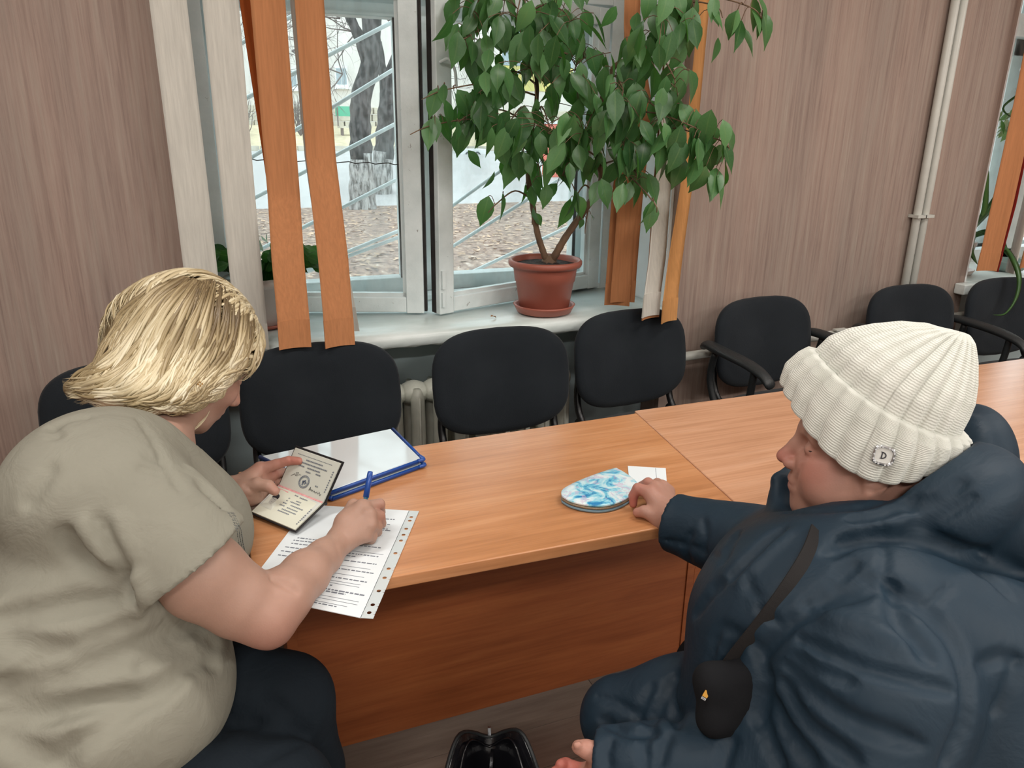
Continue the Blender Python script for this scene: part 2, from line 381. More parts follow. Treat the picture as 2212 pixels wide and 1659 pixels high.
# outer frame with its own sashes
q = MB()
for (a, b) in ((-0.01, 0.12), (0.725, 0.90), (1.47, 1.60)): q.box(a, b, YO-0.03, YO+0.05, ZS-0.02, WZ1-0.012)
for (a, b) in ((0.12, 0.725), (0.90, 1.47)):
    q.box(a, b, YO-0.03, YO+0.05, ZS-0.02, 0.868); q.box(a, b, YO-0.03, YO+0.05, 1.80, 1.95)
    q.box(a, b, YO-0.03, YO+0.05, 2.28, WZ1-0.012)
part('outer_frame', q, M['paint'], bevel=0.005)
q = MB()
for (a, b) in ((0.12, 0.725), (0.90, 1.47)):
    q.box(a-0.005, b+0.005, YO+0.028, YO+0.031, 0.86, 1.81)
part('outer_pane', q, M['glass'])
# beading that carries the putty on the outer sash
q = MB()
for (a, b) in ((0.12, 0.725), (0.90, 1.47)):
    for x in (a, b-0.012): q.box(x, x+0.012, YO-0.034, YO-0.029, 0.868, 1.80)
part('glazing_bead', q, M['gap'])
# floor of the gap between the two frames, old putty and dirt
q = MB().box(0.0, 1.58, YF+0.06, YO-0.03, ZS-0.03, ZS+0.012); part('frame_gap', q, mat('old_putty', (150,158,160), 0.9, 0.35, 30, (0.4,1,1), bmp=0.5))
# inner casements, both ajar into the room
def casement(hinge, tip, z0, z1, sgn):
    h, t = Vector(hinge), Vector(tip); d = (t-h); L = d.length; d.normalize(); nrm = Vector((-d.y, d.x, 0))*sgn   # towards outside
    e = bpy.data.objects.new('casement', None); COL.objects.link(e); e.parent = win; e.location = Vector((h.x, h.y, z0)) - win.location
    sw = 0.062; th = 0.044
    def pt(u, w, z): return h + d*u + nrm*w + Vector((0,0,z))
    def bar(u0, u1, za, zb, w0=0, w1=th):
        m = MB(); c = pt((u0+u1)/2, (w0+w1)/2, 0); c.z = (za+zb)/2
        m.obox(c, d, nrm, (0,0,1), (u1-u0)/2, (w1-w0)/2, (zb-za)/2); return m
    for nm, a in (('stile', (0, sw, z0, z1)), ('stile', (L-sw, L, z0, z1)), ('rail', (sw, L-sw, z0+0.004, z0+0.058)), ('rail', (sw, L-sw, z1-0.06, z1))):
        build(nm, bar(*a), M['paint'], e, bevel=0.004)
    # rebate lip and pane
    m = MB()
    for a in ((sw-0.001, sw+0.012, z0+0.058, z1-0.06), (L-sw-0.012, L-sw+0.001, z0+0.058, z1-0.06), (sw, L-sw, z0+0.0575, z0+0.07)):
        k = bar(*a, 0.018, 0.04); m.add(k.v, k.f)
    build('rebate', m, M['paint'], e)
    build('pane', bar(sw-0.004, L-sw+0.004, z0+0.05, z1-0.055, 0.022, 0.025), M['glass'], e)
    return e, d, nrm, L
cas, d1, n1_, L1 = casement((0.085, YF-0.025, 0), (0.705, 2.585, 0), ZS+0.006, 1.875, 1)
cas2, d2, n2_, L2 = casement((1.515, YF-0.025, 0), (0.752, 2.545, 0), ZS+0.006, 1.86, -1)
# crack line across the left pane, old joint between two sheets of glass
h = Vector((0.085, YF-0.025, 0)); a = h + d1*0.07 + n1_*0.020; b = h + d1*(L1-0.066) + n1_*0.020
q = MB(); pts = []
for i in range(25):
    f = i/24; pts.append(a.lerp(b, f) + Vector((0,0,1.325 - 0.010*f + 0.003*math.sin(i*2.1))))
q.tube(pts, 0.0016, 5); build('pane_crack', q, M['gap'], cas)
# dark rebate edge and handle on the right casement
h = Vector((1.515, YF-0.025, 0)); e = h + d2*L2
q = MB(); q.obox(e + n2_*0.035 - d2*0.004 + Vector((0,0,1.34)), d2, n2_, (0,0,1), 0.006, 0.012, 0.53); build('rebate_edge', q, M['gap'], cas2)
q = MB(); e2 = h + d2*(L2-0.012) - n2_*0.004
q.obox(e2 + Vector((0,0,0.93)), d2, n2_, (0,0,1), 0.007, 0.006, 0.032); q.obox(e2 + Vector((0,0,0.86)), d2, n2_, (0,0,1), 0.006, 0.004, 0.026)
q.tube(smooth_path([e2+Vector((0,0,1.63)), e2+d2*-0.02-n2_*0.02+Vector((0,0,1.64)), e2-d2*0.045-n2_*0.02+Vector((0,0,1.61)), e2-d2*0.05-n2_*0.02+Vector((0,0,1.56))]), 0.005, 8)
build('hinge', q, M['paint'], cas2)
h1 = Vector((0.085, YF-0.025, 0)); e1 = h1 + d1*L1
q = MB(); q.obox(e1 + n1_*0.032 + d1*0.004 + Vector((0,0,1.34)), d1, n1_, (0,0,1), 0.006, 0.014, 0.53); build('rebate_edge', q, M['gap'], cas)
# sill: thick, worn front edge with a nosing
q = MB(); n = 60; R = []
prof = [(YW-0.045, 0.750), (YW-0.052, 0.757), (YW-0.055, 0.775), (YW-0.050, 0.793), (YW-0.036, 0.8), (YF+0.0, 0.802), (YF, 0.76), (YW, 0.75)]
for i in range(n+1):
    x = -0.1 + (1.605+0.1)*i/n
    w = lambda k: 0.0022*math.sin(i*1.7+k*2.3) + 0.0016*math.sin(i*3.9+k)
    R.append([(x, yy + (w(k) if k < 4 else 0), zz + (0.8*w(k+3) if k < 3 else 0)) for k, (yy, zz) in enumerate(prof)])
xs_ok = [r for r in R]
q.rings(xs_ok, True, True)
# keep the part inside the wall opening only behind the wall plane
for v in q.v:
    if v.y > YW and v.x < WX0+0.002: v.y = YW-0.001
    if v.y > YW and v.x > WX1-0.002: v.y = YW-0.001
part('window_sill', q, M['sillpaint'], smooth=True)

# ------------------------------------------------------------------ window 2, partly in view at the right edge
win2 = struct_root('window_2'); win2.location = (VX0, YF, ZS)
def part2(name, mb, m, **k): return build(name, mb, m, win2, **k)
q = MB(); q.box(VX0-0.001, VX0+0.012, YW+0.002, YO+0.05, ZS, WZ1-0.001); q.box(VX1-0.012, VX1+0.001, YW+0.002, YO+0.05, ZS, WZ1-0.001); q.box(VX0+0.012, VX1-0.012, YW+0.002, YO+0.05, WZ1-0.012, WZ1); part2('reveal', q, M['plaster'])
q = MB(); a0, a1 = VX0+0.012, VX1-0.012
q.box(a0, a0+0.06, YF-0.02, YF+0.06, ZS, WZ1-0.012); q.box(a1-0.06, a1, YF-0.02, YF+0.06, ZS, WZ1-0.012); q.box((a0+a1)/2-0.05, (a0+a1)/2+0.05, YF-0.02, YF+0.06, ZS, WZ1-0.012)
q.box(a0, a1, YF-0.02, YF+0.06, ZS, ZS+0.06); q.box(a0, a1, YF-0.02, YF+0.06, 1.87, 1.97); q.box(a0, a1, YF-0.02, YF+0.06, 2.27, WZ1-0.012); part2('window_frame', q, M['paint'], bevel=0.004)
q = MB(); q.box(a0, a0+0.10, YO-0.03, YO+0.05, ZS, WZ1-0.012); q.box(a1-0.10, a1, YO-0.03, YO+0.05, ZS, WZ1-0.012); q.box((a0+a1)/2-0.08, (a0+a1)/2+0.08, YO-0.03, YO+0.05, ZS, WZ1-0.012)
q.box(a0, a1, YO-0.03, YO+0.05, ZS, ZS+0.07); q.box(a0, a1, YO-0.03, YO+0.05, 1.8, 1.95); part2('outer_frame', q, M['paint'], bevel=0.004)
for (a, b) in ((a0+0.06, (a0+a1)/2-0.05), ((a0+a1)/2+0.05, a1-0.06)):
    for (c, e) in ((ZS+0.06, 1.87), (1.97, 2.27)): part2('pane', MB().box(a, b, YF+0.018, YF+0.022, c, e), M['glass'])
q = MB(); q.box(VX0-0.06, VX1+0.06, YW-0.055, YW-0.001, 0.752, 0.8); q.box(VX0+0.002, VX1-0.002, YW-0.002, YF, 0.752, 0.801); part2('window_sill', q, M['sillpaint'], bevel=0.006)

# ------------------------------------------------------------------ steel grilles outside
def grille(name, label, x0, x1, lines, xm=None):
    t = thing(name, label, 'grille', ((x0+x1)/2, YG, 0.75))
    fr = MB()
    for x in (x0, x1): fr.beam((x, YG, 0.75), (x, YG, 2.4), 0.016, 0.016, (0,1,0))
    for z in (0.76, 2.39): fr.beam((x0, YG, z), (x1, YG, z), 0.016, 0.016)
    build('frame', fr, M['grille'], t)
    for (p, q_) in lines:
        d = (q_-p); d.normalize()
        # extend each bar to the grille frame
        pts = []
        ea, eb = (x0, x1) if xm is None else ((x0, xm) if p.x < xm else (xm, x1))
        for x in (ea, eb):
            if abs(d.x) > 1e-4:
                k = (x-p.x)/d.x; z = p.z+d.z*k
                if 0.76 <= z <= 2.39: pts.append(Vector((x, YG, z)))
        for z in (0.76, 2.39):
            k = (z-p.z)/d.z; x = p.x+d.x*k
            if ea < x < eb: pts.append(Vector((x, YG, z)))
        if len(pts) >= 2:
            build('grille_bar', MB().tube([pts[0], pts[1]], 0.0075, 8), M['grille'], t, smooth=True)
    return t
L_ = lambda a, b: (onY(*a, YG), onY(*b, YG))
lines = [L_((712,118),(885,28)), L_((724,228),(886,128)), L_((743,326),(886,251)), L_((749,443),(892,370)), L_((760,540),(897,484)),
         L_((531,88),(640,30)), L_((980,442),(1114,345)), L_((1029,500),(1153,422)), L_((984,604),(1155,524)), L_((975,77),(999,63)), L_((660,588),(700,573)), L_((985,250),(1100,170))]
grille('window_grille', 'white steel grille of slanting bars outside the window behind the ficus', -0.02, 1.62, lines, 0.83)
l2 = []
for k in range(9):
    p = Vector((VX0, YG, 0.85+0.2*k)); l2.append((p, p+Vector((0.5,0,-0.36))))
grille('window_grille', 'white steel grille outside the far window at the right edge', VX0-0.02, VX1+0.02, l2)

# ------------------------------------------------------------------ radiator and pipes
rt = thing('radiator', 'cream cast-iron radiator with chipped paint under the window sill', 'radiator', (0.86, YW+0.0, 0.1))
for k in range(9):
    x = 0.545 + 0.078*k
    q = MB()
    zt = 0.60
    for zz in (0.16, 0.565):
        R = []
        for i in range(13):
            f = i/12; xx = x-0.039+0.078*f; r = 0.030+0.012*math.sin(PI*f)
            R.append([(xx, YW+0.03+r*1.25*math.cos(2*PI*j/14), zz+r*math.sin(2*PI*j/14)) for j in range(14)])
        q.rings(R, True, True)
    # two flat columns with a rib
    for dy in (-0.028, 0.088):
        R = []
        for (zz, w) in ((0.145,0.010),(0.17,0.024),(0.3,0.026),(0.45,0.026),(0.56,0.024),(0.592,0.012)):
            R.append([(x+w*math.cos(2*PI*j/12), YW+dy*0.9+0.024*math.sin(2*PI*j/12), zz) for j in range(12)])
        q.rings(R, True, True)
    q.box(x-0.003, x+0.003, YW-0.056, YW-0.045, 0.17, 0.57)
    build('section', q, M['radpaint'], rt, smooth=True)
q = MB(); q.obox((0.627, YW-0.012, 0.562), (1,0,0), (0,1,0), (0,0,1), 0.008, 0.0035, 0.022); q.obox((0.622, YW-0.011, 0.545), (1,0,0), (0,1,0), (0,0,1), 0.005, 0.0035, 0.03); build('rust_patch', q, M['rust'], rt)
q = MB().tube([(0.50,YW+0.03,0.565),(0.30,YW+0.03,0.565),(0.2,YW+0.03,0.56)], 0.016, 12); build('inlet_pipe', q, M['radpaint'], rt, smooth=True)
# horizontal pipe along the wall and two risers
p1 = onY(1488,769,YW-0.075); p2 = onY(1858,714,YW-0.075); dd = (p2-p1)/(p2.x-p1.x)
ht = thing('heating_pipe', 'horizontal white heating pipe along the wall behind the chairs', 'pipe', p1 + dd*(1.2-p1.x))
q = MB().tube([p1+dd*(1.25-p1.x), p1+dd*(3.6-p1.x)], 0.0175, 14); build('pipe', q, M['pipe'], ht, smooth=True)
bx = onY(1815,722,YW-0.075)
q = MB(); q.box(bx.x-0.012, bx.x+0.012, YW-0.1, YW-0.002, bx.z-0.022, bx.z-0.016); q.box(bx.x-0.012, bx.x+0.012, YW-0.101, YW-0.094, bx.z-0.024, bx.z+0.026); q.obox((bx.x-0.02, YW-0.092, bx.z+0.026), (1,0,0), (0,1,0), (0,0,1), 0.03, 0.012, 0.003)
build('bracket', q, M['pipe'], ht)
for (ax, bx_, lab) in ((2059, 1958, 'left of two white riser pipes up the wall beside the far window'), (2079, 1972, 'right of two white riser pipes up the wall beside the far window')):
    a = onY(ax, 0, YW-0.024); b = onY(bx_, 622, YW-0.024); x = (a.x+b.x)/2
    t = thing('riser_pipe', lab, 'pipe', (x, YW-0.024, 0.0), 'riser pipes')
    build('pipe', MB().tube([(x, YW-0.024, 0.004), (x, YW-0.024, ZC-0.002)], 0.0165, 14), M['pipe'], t, smooth=True)
    z = onY(1985, 467, YW-0.03).z
    build('bracket', MB().box(x-0.024, x+0.024, YW-0.052, YW-0.001, z-0.006, z+0.006), M['pipe'], t)
# ------------------------------------------------------------------ tables
def table(name, label, poly, panelY, panelX, m, ends, mp):
    cx = sum(p[0] for p in poly)/len(poly); cy = sum(p[1] for p in poly)/len(poly)
    t = thing(name, label, 'table', (cx, cy, 0))
    build('tabletop', MB().prism(poly, 0.726, 0.75), m, t, bevel=0.003)
    x0, x1 = panelX
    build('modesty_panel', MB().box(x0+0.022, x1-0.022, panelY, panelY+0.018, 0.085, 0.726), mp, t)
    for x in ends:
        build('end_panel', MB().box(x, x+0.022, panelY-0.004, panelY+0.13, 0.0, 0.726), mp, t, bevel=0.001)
    return t
A, B, C_, D_ = onZ(834,1248,.75), onZ(1609,1106,.75), onZ(1375,892,.75), onZ(895.6,962.7,.75)
fd = (B-A).normalized(); FLx = 0.018
FL = A + fd*((FLx-A.x)/fd.x); bd = (C_-D_).normalized(); BL = D_ + bd*((FLx-D_.x)/bd.x)
TP = [(FL.x,FL.y),(B.x,B.y),(C_.x,C_.y),(BL.x,BL.y)]
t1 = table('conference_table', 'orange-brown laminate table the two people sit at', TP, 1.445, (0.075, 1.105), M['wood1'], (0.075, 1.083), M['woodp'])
E_, F_ = onZ(1361,888,.75), onZ(2212,779,.75); bd2 = (F_-E_).normalized(); FB = E_ + bd2*2.2
Q1 = onZ(1628,1117,.75)
g = 0.0035
sd = (B-C_).normalized(); off = Vector((0.0045,0,0))
TP2 = [(Q1.x+0.006, Q1.y), (3.3, Q1.y-0.02), (3.3, FB.y), (E_.x+0.006, E_.y)]
TP2 = [(B.x+0.0015+ (B.x-C_.x)*0.03, B.y-0.02), (3.3, B.y-0.04), (3.3, E_.y-0.02), (C_.x+0.0015-(B.x-C_.x)*0.03, E_.y)]
t2 = table('conference_table', 'laminate table, paled by painted-in glare, behind the person in the white hat', TP2, 1.449, (1.108, 3.28), M['wood2'], (1.108, 3.255), M['woodp'])

# ------------------------------------------------------------------ chairs
def pad_outline(w, h, n=52, e=4.0, top=0.0):
    P = []
    for i in range(n):
        a = 2*PI*i/n; c, s_ = math.cos(a), math.sin(a)
        x = w*abs(c)**(2/e)*(1 if c > 0 else -1); z = h*abs(s_)**(2/e)*(1 if s_ > 0 else -1)
        # narrower rounded top, fuller bottom curve
        f = z/h; x *= 1.0 - 0.05*max(0, f)**2 - 0.03*max(0, -f)**2
        z += -0.022*(1-(x/w)**2)*(1 if f < 0 else 0)*abs(f) + 0.014*(1-(x/w)**2)*(1 if f > 0 else 0)*abs(f)
        P.append((x, z))
    return P
def pad(w, h, th, curve, front=1):
    q = MB(); P = pad_outline(w, h); R = []
    for (sc, yy) in ((0.0, -th), (0.55, -th*0.98), (0.86, -th*0.86), (0.965, -th*0.55), (1.0, 0.0), (0.985, th*0.45), (0.93, th*0.75), (0.5, th*0.85), (0.0, th*0.86)):
        R.append([(x*max(sc,0.001), yy + curve*((x*sc)/w)**2, z*max(sc,0.001)) for x, z in P])
    q.rings(R, True, False); return q
def rot_x(q, a, o=(0,0,0)):
    m = Matrix.Rotation(a, 3, 'X'); o = Vector(o)
    for i, v in enumerate(q.v): q.v[i] = m @ v + o
    return q
def make_chair(label, arms):
    t = thing('visitor_chair', label, 'chair', (0,0,0), 'black visitor chairs along the wall')
    q = rot_x(pad(0.233, 0.154, 0.024, -0.03), math.radians(-9), (0, 0.215, 0.670)); build('backrest', q, M['fabric'], t, smooth=True)
    q = pad(0.232, 0.215, 0.032, 0.012); rot_x(q, math.radians(90), (0, -0.045, 0.45)); build('seat', q, M['fabric'], t, smooth=True)
    fr = MB()
    for s in (-1, 1):
        x = 0.195*s
        fr.tube(smooth_path([(x*0.95, 0.238, 0.60), (x, 0.222, 0.53), (x, 0.19, 0.47), (x, 0.10, 0.43), (x, -0.2, 0.43)]), 0.0125, 10)
    fr.tube([(-0.195, 0.10, 0.42), (0.195, 0.10, 0.42)], 0.0115, 10); fr.tube([(-0.195, -0.17, 0.42), (0.195, -0.17, 0.42)], 0.0115, 10)
    build('frame', fr, M['black_metal'], t, smooth=True)
    for s in (-1, 1):
        x = 0.235*s
        build('leg', MB().tube(smooth_path([(0.195*s, -0.17, 0.42), (x, -0.20, 0.38), (x, -0.24, 0.012), (x, -0.24, 0.0)], 4), 0.0125, 10), M['black_metal'], t, smooth=True)
        build('leg', MB().tube(smooth_path([(0.195*s, 0.10, 0.42), (x, 0.13, 0.38), (x, 0.235, 0.012), (x, 0.235, 0.0)], 4), 0.0125, 10), M['black_metal'], t, smooth=True)
        build('end_cap', MB().tube([(x*0.83, 0.205, 0.452), (x*0.83, 0.13, 0.452)], 0.02, 10), M['black_plastic'], t, smooth=True)
    if arms:
        for s in (-1, 1):
            x = 0.262*s; R = []
            path = smooth_path([(x*0.93, 0.235, 0.668), (x*0.97, 0.20, 0.682), (x, 0.10, 0.680), (x, -0.02, 0.672), (x, -0.10, 0.655), (x, -0.145, 0.628)], 5)
            for i, p in enumerate(path):
                f = i/(len(path)-1); w = 0.022+0.010*math.sin(PI*min(1, f*1.2)); w *= (0.4 if i == 0 or i == len(path)-1 else 1); hh = 0.016*(0.5 if i in (0, len(path)-1) else 1)
                R.append([(p.x+w*math.cos(2*PI*j/12), p.y, p.z+hh*math.sin(2*PI*j/12)) for j in range(12)])
            a = build('armrest', MB().rings(R, True, True), M['black_plastic'], t, smooth=True)
            q = MB(); q.tube(smooth_path([(x, 0.15, 0.67), (x, 0.165, 0.56), (x*0.95, 0.12, 0.45), (x*0.8, 0.08, 0.43)], 4), 0.013, 8)
            q.tube(smooth_path([(x, -0.06, 0.66), (x, -0.05, 0.56), (x*0.95, -0.03, 0.46), (x*0.8, -0.02, 0.43)], 4), 0.013, 8)
            build('arm_support', q, M['black_plastic'], t, smooth=True)
    return t
def copy_chair(src, label):
    r = src.copy(); COL.objects.link(r); r['label'] = label
    for ch in list(src.children):
        c = ch.copy(); COL.objects.link(c); c.parent = r
    return r
protoA = make_chair('black fabric chair under the window sill, left of the radiator, behind the blue folder', False)
protoB = make_chair('black fabric chair with armrests against the wall right of the window', True)
def put(o, x, y, rz=0, s=1): o.location = (x, y, 0); o.rotation_euler = (0,0,rz); return o
put(protoA, 0.272, 1.985, math.radians(-2))
put(copy_chair(protoA, 'black fabric chair in front of the radiator, straight under the terracotta pot'), 0.842, 1.975, math.radians(0))
put(copy_chair(protoA, 'black fabric chair under the right end of the sill, touched by the blind slats'), 1.375, 2.06, math.radians(4))
put(copy_chair(protoA, 'black fabric chair against the wall behind the blonde woman'), -0.222, 1.97, math.radians(-3))
put(protoB, 1.965, 2.085, math.radians(3))
put(copy_chair(protoB, 'black fabric chair with armrests in front of the riser pipes'), 2.70, 2.085, math.radians(-2))
put(copy_chair(protoA, 'black fabric chair under the far window at the right edge'), 3.24, 2.07, math.radians(-2))
# ------------------------------------------------------------------ vertical blinds
def slat_obj(name, parent, m, pts, w, hem=0.078, flip=1):
    """pts: list of (x, y, z, yaw) from bottom to top; a hanging strip with the weight pocket at the bottom"""
    q = MB(); R = []
    P = []
    zs = [p[2] for p in pts]
    n = 40
    for i in range(n+1):
        f = i/n*(len(pts)-1); k = min(int(f), len(pts)-2); u = f-k
        a, b = pts[k], pts[k+1]; u2 = u
        P.append([a[j]+(b[j]-a[j])*u2 for j in range(4)])
    cols = 7
    grid = []
    for side in (1, -1):
        for (x, y, z, ya) in P:
            for c in range(cols):
                s = (c/(cols-1)-0.5); cu = 0.010*(1-4*s*s)
                dx, dy = math.cos(ya), math.sin(ya)
                th = 0.0006*side
                if z - P[0][2] < hem: th += 0.0011*side
                grid.append((x+dx*s*w - dy*(cu+th)*flip, y+dy*s*w + dx*(cu+th)*flip, z))
    N = (n+1)*cols
    fs = []
    for i in range(n):
        for c in range(cols-1):
            a = i*cols+c; fs.append((a, a+1, a+cols+1, a+cols)); a += N; fs.append((a, a+cols, a+cols+1, a+1))
    for i in range(n):
        a = i*cols; fs.append((a, a+cols, a+cols+N, a+N)); a = i*cols+cols-1; fs.append((a, a+N, a+cols+N, a+cols))
    for c in range(cols-1): fs.append((c, c+N, c+1+N, c+1))
    q.add(grid, fs); o = build(name, q, m, parent, smooth=True)
    # weight pocket: the hem folded up and stitched
    hq = MB(); g2 = []; rows = 6
    for r_ in range(rows+1):
        zz = P[0][2]-0.001+(hem+0.001)*r_/rows; k = min(range(len(P)-1), key=lambda i_: abs((P[i_][2]+P[i_+1][2])/2-zz)); A_, B_ = P[k], P[k+1]; u = (zz-A_[2])/(B_[2]-A_[2])
        x, y, ya = A_[0]+(B_[0]-A_[0])*u, A_[1]+(B_[1]-A_[1])*u, A_[3]+(B_[3]-A_[3])*u
        for c in range(cols):
            s = (c/(cols-1)-0.5); cu = 0.010*(1-4*s*s); dx, dy = math.cos(ya), math.sin(ya)
            for off in (-0.0022, 0.0022): g2.append((x+dx*s*w*1.01-dy*(cu+off)*flip, y+dy*s*w*1.01+dx*(cu+off)*flip, zz))
    F2 = []; I_ = lambda r_, c, o_: (r_*cols+c)*2+o_
    for r_ in range(rows):
        for c in range(cols-1):
            F2.append((I_(r_,c,0), I_(r_,c+1,0), I_(r_+1,c+1,0), I_(r_+1,c,0))); F2.append((I_(r_,c,1), I_(r_+1,c,1), I_(r_+1,c+1,1), I_(r_,c+1,1)))
        for c in (0, cols-1): F2.append((I_(r_,c,0), I_(r_+1,c,0), I_(r_+1,c,1), I_(r_,c,1)))
    for c in range(cols-1):
        for r_ in (0, rows): F2.append((I_(r_,c,0), I_(r_,c,1), I_(r_,c+1,1), I_(r_,c+1,0)))
    hq.add(g2, F2); h_ = build('hem', hq, m, None, smooth=False)
    h_.parent = o; off = Vector(parent.location); h_.data.transform(Matrix.Translation(-off)); return o
ZR = 2.46; YL = 2.335
hb = lambda px, py, y: tuple(onY(px, py, y))
bl = thing('vertical_blind', 'orange and white vertical blind drawn to both sides of the window', 'blind', (0.8, YL, ZR))
build('head_rail', MB().box(-0.25, 1.85, YL-0.022, YL+0.022, ZR, ZR+0.04), M['hframe'], bl)
build('rail_bracket', MB().box(0.78, 0.82, YL, YW-0.0005, ZR+0.005, ZR+0.045), M['hframe'], bl)
W8 = 0.089
slat_obj('slat', bl, M['slat_white'], [(-0.012, YL+0.0, 0.80, 0.10), (-0.012, YL, 1.2, 0.10), (-0.014, YL, 1.75, 0.06), (-0.014, YL, ZR, 0.06)], W8)
slat_obj('slat', bl, M['slat_white'], [(0.108, YL-0.012, 0.80, 0.0), (0.108, YL-0.012, 1.2, 0.0), (0.112, YL-0.012, 1.75, 0.04), (0.112, YL-0.012, ZR, 0.0)], W8)
slat_obj('slat', bl, M['slat_dark'], [(0.238, YL+0.045, 0.83, 0.1), (0.234, YL+0.045, 1.3, 0.2), (0.200, YL+0.035, 1.75, 0.45), (0.19, YL+0.04, ZR, 0.6)], W8, flip=1)
slat_obj('slat', bl, M['slat_orange'], [hb(638,752,2.188)+(0.06,), hb(634,690,2.20)+(0.05,), hb(622,560,2.25)+(0.03,), (0.231, YL-0.01, 1.25, 0.0), (0.230, YL-0.01, 1.75, -0.05), (0.23, YL-0.01, ZR, 0)], W8)
slat_obj('slat', bl, M['slat_white'], [(0.392, YL+0.05, 0.815, 0.12), (0.372, YL+0.05, 1.0, 0.2), (0.345, YL+0.05, 1.35, 0.3), (0.335, YL+0.045, 1.75, 0.3), (0.33, YL+0.045, ZR, 0.3)], W8)
slat_obj('slat', bl, M['slat_orange'], [hb(735,748,2.188)+(0.2,), hb(731,690,2.20)+(0.2,), hb(720,560,2.25)+(0.15,), (0.342, YL-0.01, 1.35, 0.25), (0.338, YL-0.01, 1.75, 0.4), (0.335, YL-0.01, ZR, 0.3)], W8)
# right bunch
slat_obj('slat', bl, M['slat_orange'], [(1.365, YL+0.045, 0.832, -0.55), (1.37, YL+0.045, 1.2, -0.3), (1.39, YL+0.04, 1.5, -0.2), (1.36, YL+0.04, 1.75, 0.5), (1.33, YL+0.04, ZR, 0.4)], W8)
slat_obj('slat', bl, M['slat_orange'], [(1.378, YL+0.03, 0.846, -0.25), (1.385, YL+0.03, 1.2, -0.2), (1.40, YL+0.025, 1.5, -0.1), (1.345, YL+0.02, 1.75, 0.5), (1.325, YL+0.02, ZR, 0.4)], W8)
slat_obj('slat', bl, M['slat_orange'], [hb(1405,688,2.24)+(0.33,), hb(1409,640,2.25)+(0.33,), hb(1419,560,2.28)+(0.33,), (1.49, YL+0.004, 1.25, 0.35), (1.495, YL+0.004, 1.75, 0.35), (1.495, YL, ZR, 0.3)], W8)
slat_obj('slat', bl, M['slat_white'], [hb(1405,683,2.232)+(0.33,), hb(1409,640,2.242)+(0.33,), hb(1420,560,2.27)+(0.33,), (1.49, YL-0.006, 1.25, 0.35), (1.495, YL-0.006, 1.75, 0.35), (1.495, YL-0.006, ZR, 0.3)], W8)
slat_obj('slat', bl, M['slat_yellow'], [hb(1445,695,2.225)+(0.4,), hb(1449,640,2.235)+(0.4,), hb(1459,560,2.265)+(0.42,), (1.575, YL-0.02, 1.25, 0.5), (1.585, YL-0.02, 1.75, 0.6), (1.59, YL-0.02, ZR, 0.5)], W8)
slat_obj('slat', bl, M['slat_white'], [(1.602, YL+0.03, 0.80, 0.9), (1.615, YL+0.03, 1.2, 0.9), (1.625, YL+0.03, 1.75, 0.9), (1.63, YL+0.03, ZR, 0.9)], 0.05)
# second blind
bl2 = thing('vertical_blind', 'orange, white and dark red vertical blind hanging at the far window', 'blind', (3.9, YL, ZR))
build('head_rail', MB().box(3.05, 4.85, YL-0.022, YL+0.022, ZR, ZR+0.04), M['hframe'], bl2)
build('rail_bracket', MB().box(3.93, 3.97, YL, YW-0.0005, ZR+0.005, ZR+0.045), M['hframe'], bl2)
def wpt(px, py, y=YL): return onY(px, py, y)
a, b = wpt(2131, 585), wpt(2200, 250)
slat_obj('slat', bl2, M['slat_orange'], [(a.x, YL, a.z, -0.35), (a.x+0.01, YL, 1.15, -0.45), (a.x+0.015, YL, 1.6, -0.4), (a.x, YL, ZR, -0.4)], W8)
a = wpt(2164, 585)
slat_obj('slat', bl2, M['slat_red'], [(a.x-0.02, YL+0.03, a.z, 1.15), (a.x, YL+0.03, 1.15, 1.2), (a.x, YL+0.03, 1.6, 1.1), (a.x, YL+0.03, ZR, 1.1)], W8)
a = wpt(2178, 588)
slat_obj('slat', bl2, M['slat_white'], [(a.x+0.01, YL, a.z, 1.0), (a.x+0.02, YL, 1.15, 1.0), (a.x+0.02, YL, 1.6, 1.0), (a.x+0.02, YL, ZR, 1.0)], W8)
a = wpt(2206, 580)
slat_obj('slat', bl2, M['slat_orange'], [(a.x+0.01, YL, a.z, 0.4), (a.x+0.02, YL, 1.15, 0.5), (a.x+0.02, YL, 1.6, 0.5), (a.x+0.02, YL, ZR, 0.5)], W8)
for k in range(7):
    slat_obj('slat', bl2, M['slat_white' if k % 2 else 'slat_orange'], [(3.75+0.13*k, YL, 0.79, 0.3), (3.75+0.13*k, YL, 1.6, 0.3), (3.75+0.13*k, YL, ZR, 0.3)], W8)

# ------------------------------------------------------------------ ficus in the terracotta pot
PX, PY = 1.125, 2.485; PZ = 0.802
pot = thing('potted_ficus', 'tall weeping fig with two stems in a terracotta plastic pot on the sill', 'plant', (PX, PY, PZ))
q = MB().lathe([(0.0,0.002),(0.086,0.002),(0.098,0.006),(0.108,0.026),(0.112,0.032),(0.106,0.034),(0.10,0.030),(0.09,0.012),(0.0,0.012)], (PX,PY,PZ), 56); build('saucer', q, M['terracotta'], pot, smooth=True)
q = MB().lathe([(0.0,0.014),(0.082,0.014),(0.089,0.02),(0.104,0.115),(0.1075,0.118),(0.113,0.158),(0.1135,0.168),(0.127,0.170),(0.131,0.178),(0.131,0.188),(0.126,0.194),(0.119,0.192),(0.114,0.182),(0.111,0.16)], (PX,PY,PZ), 64); build('pot', q, M['terracotta'], pot, smooth=True)
q = MB(); R = []
for i in range(10):
    r = 0.113*i/9
    R.append([(PX+r*math.cos(2*PI*j/30), PY+r*math.sin(2*PI*j/30), PZ+0.170+0.006*random.random()+(0.012*(1-i/9))) for j in range(30)])
q.rings(R, True, False); build('soil', q, M['soil'], pot, smooth=True)
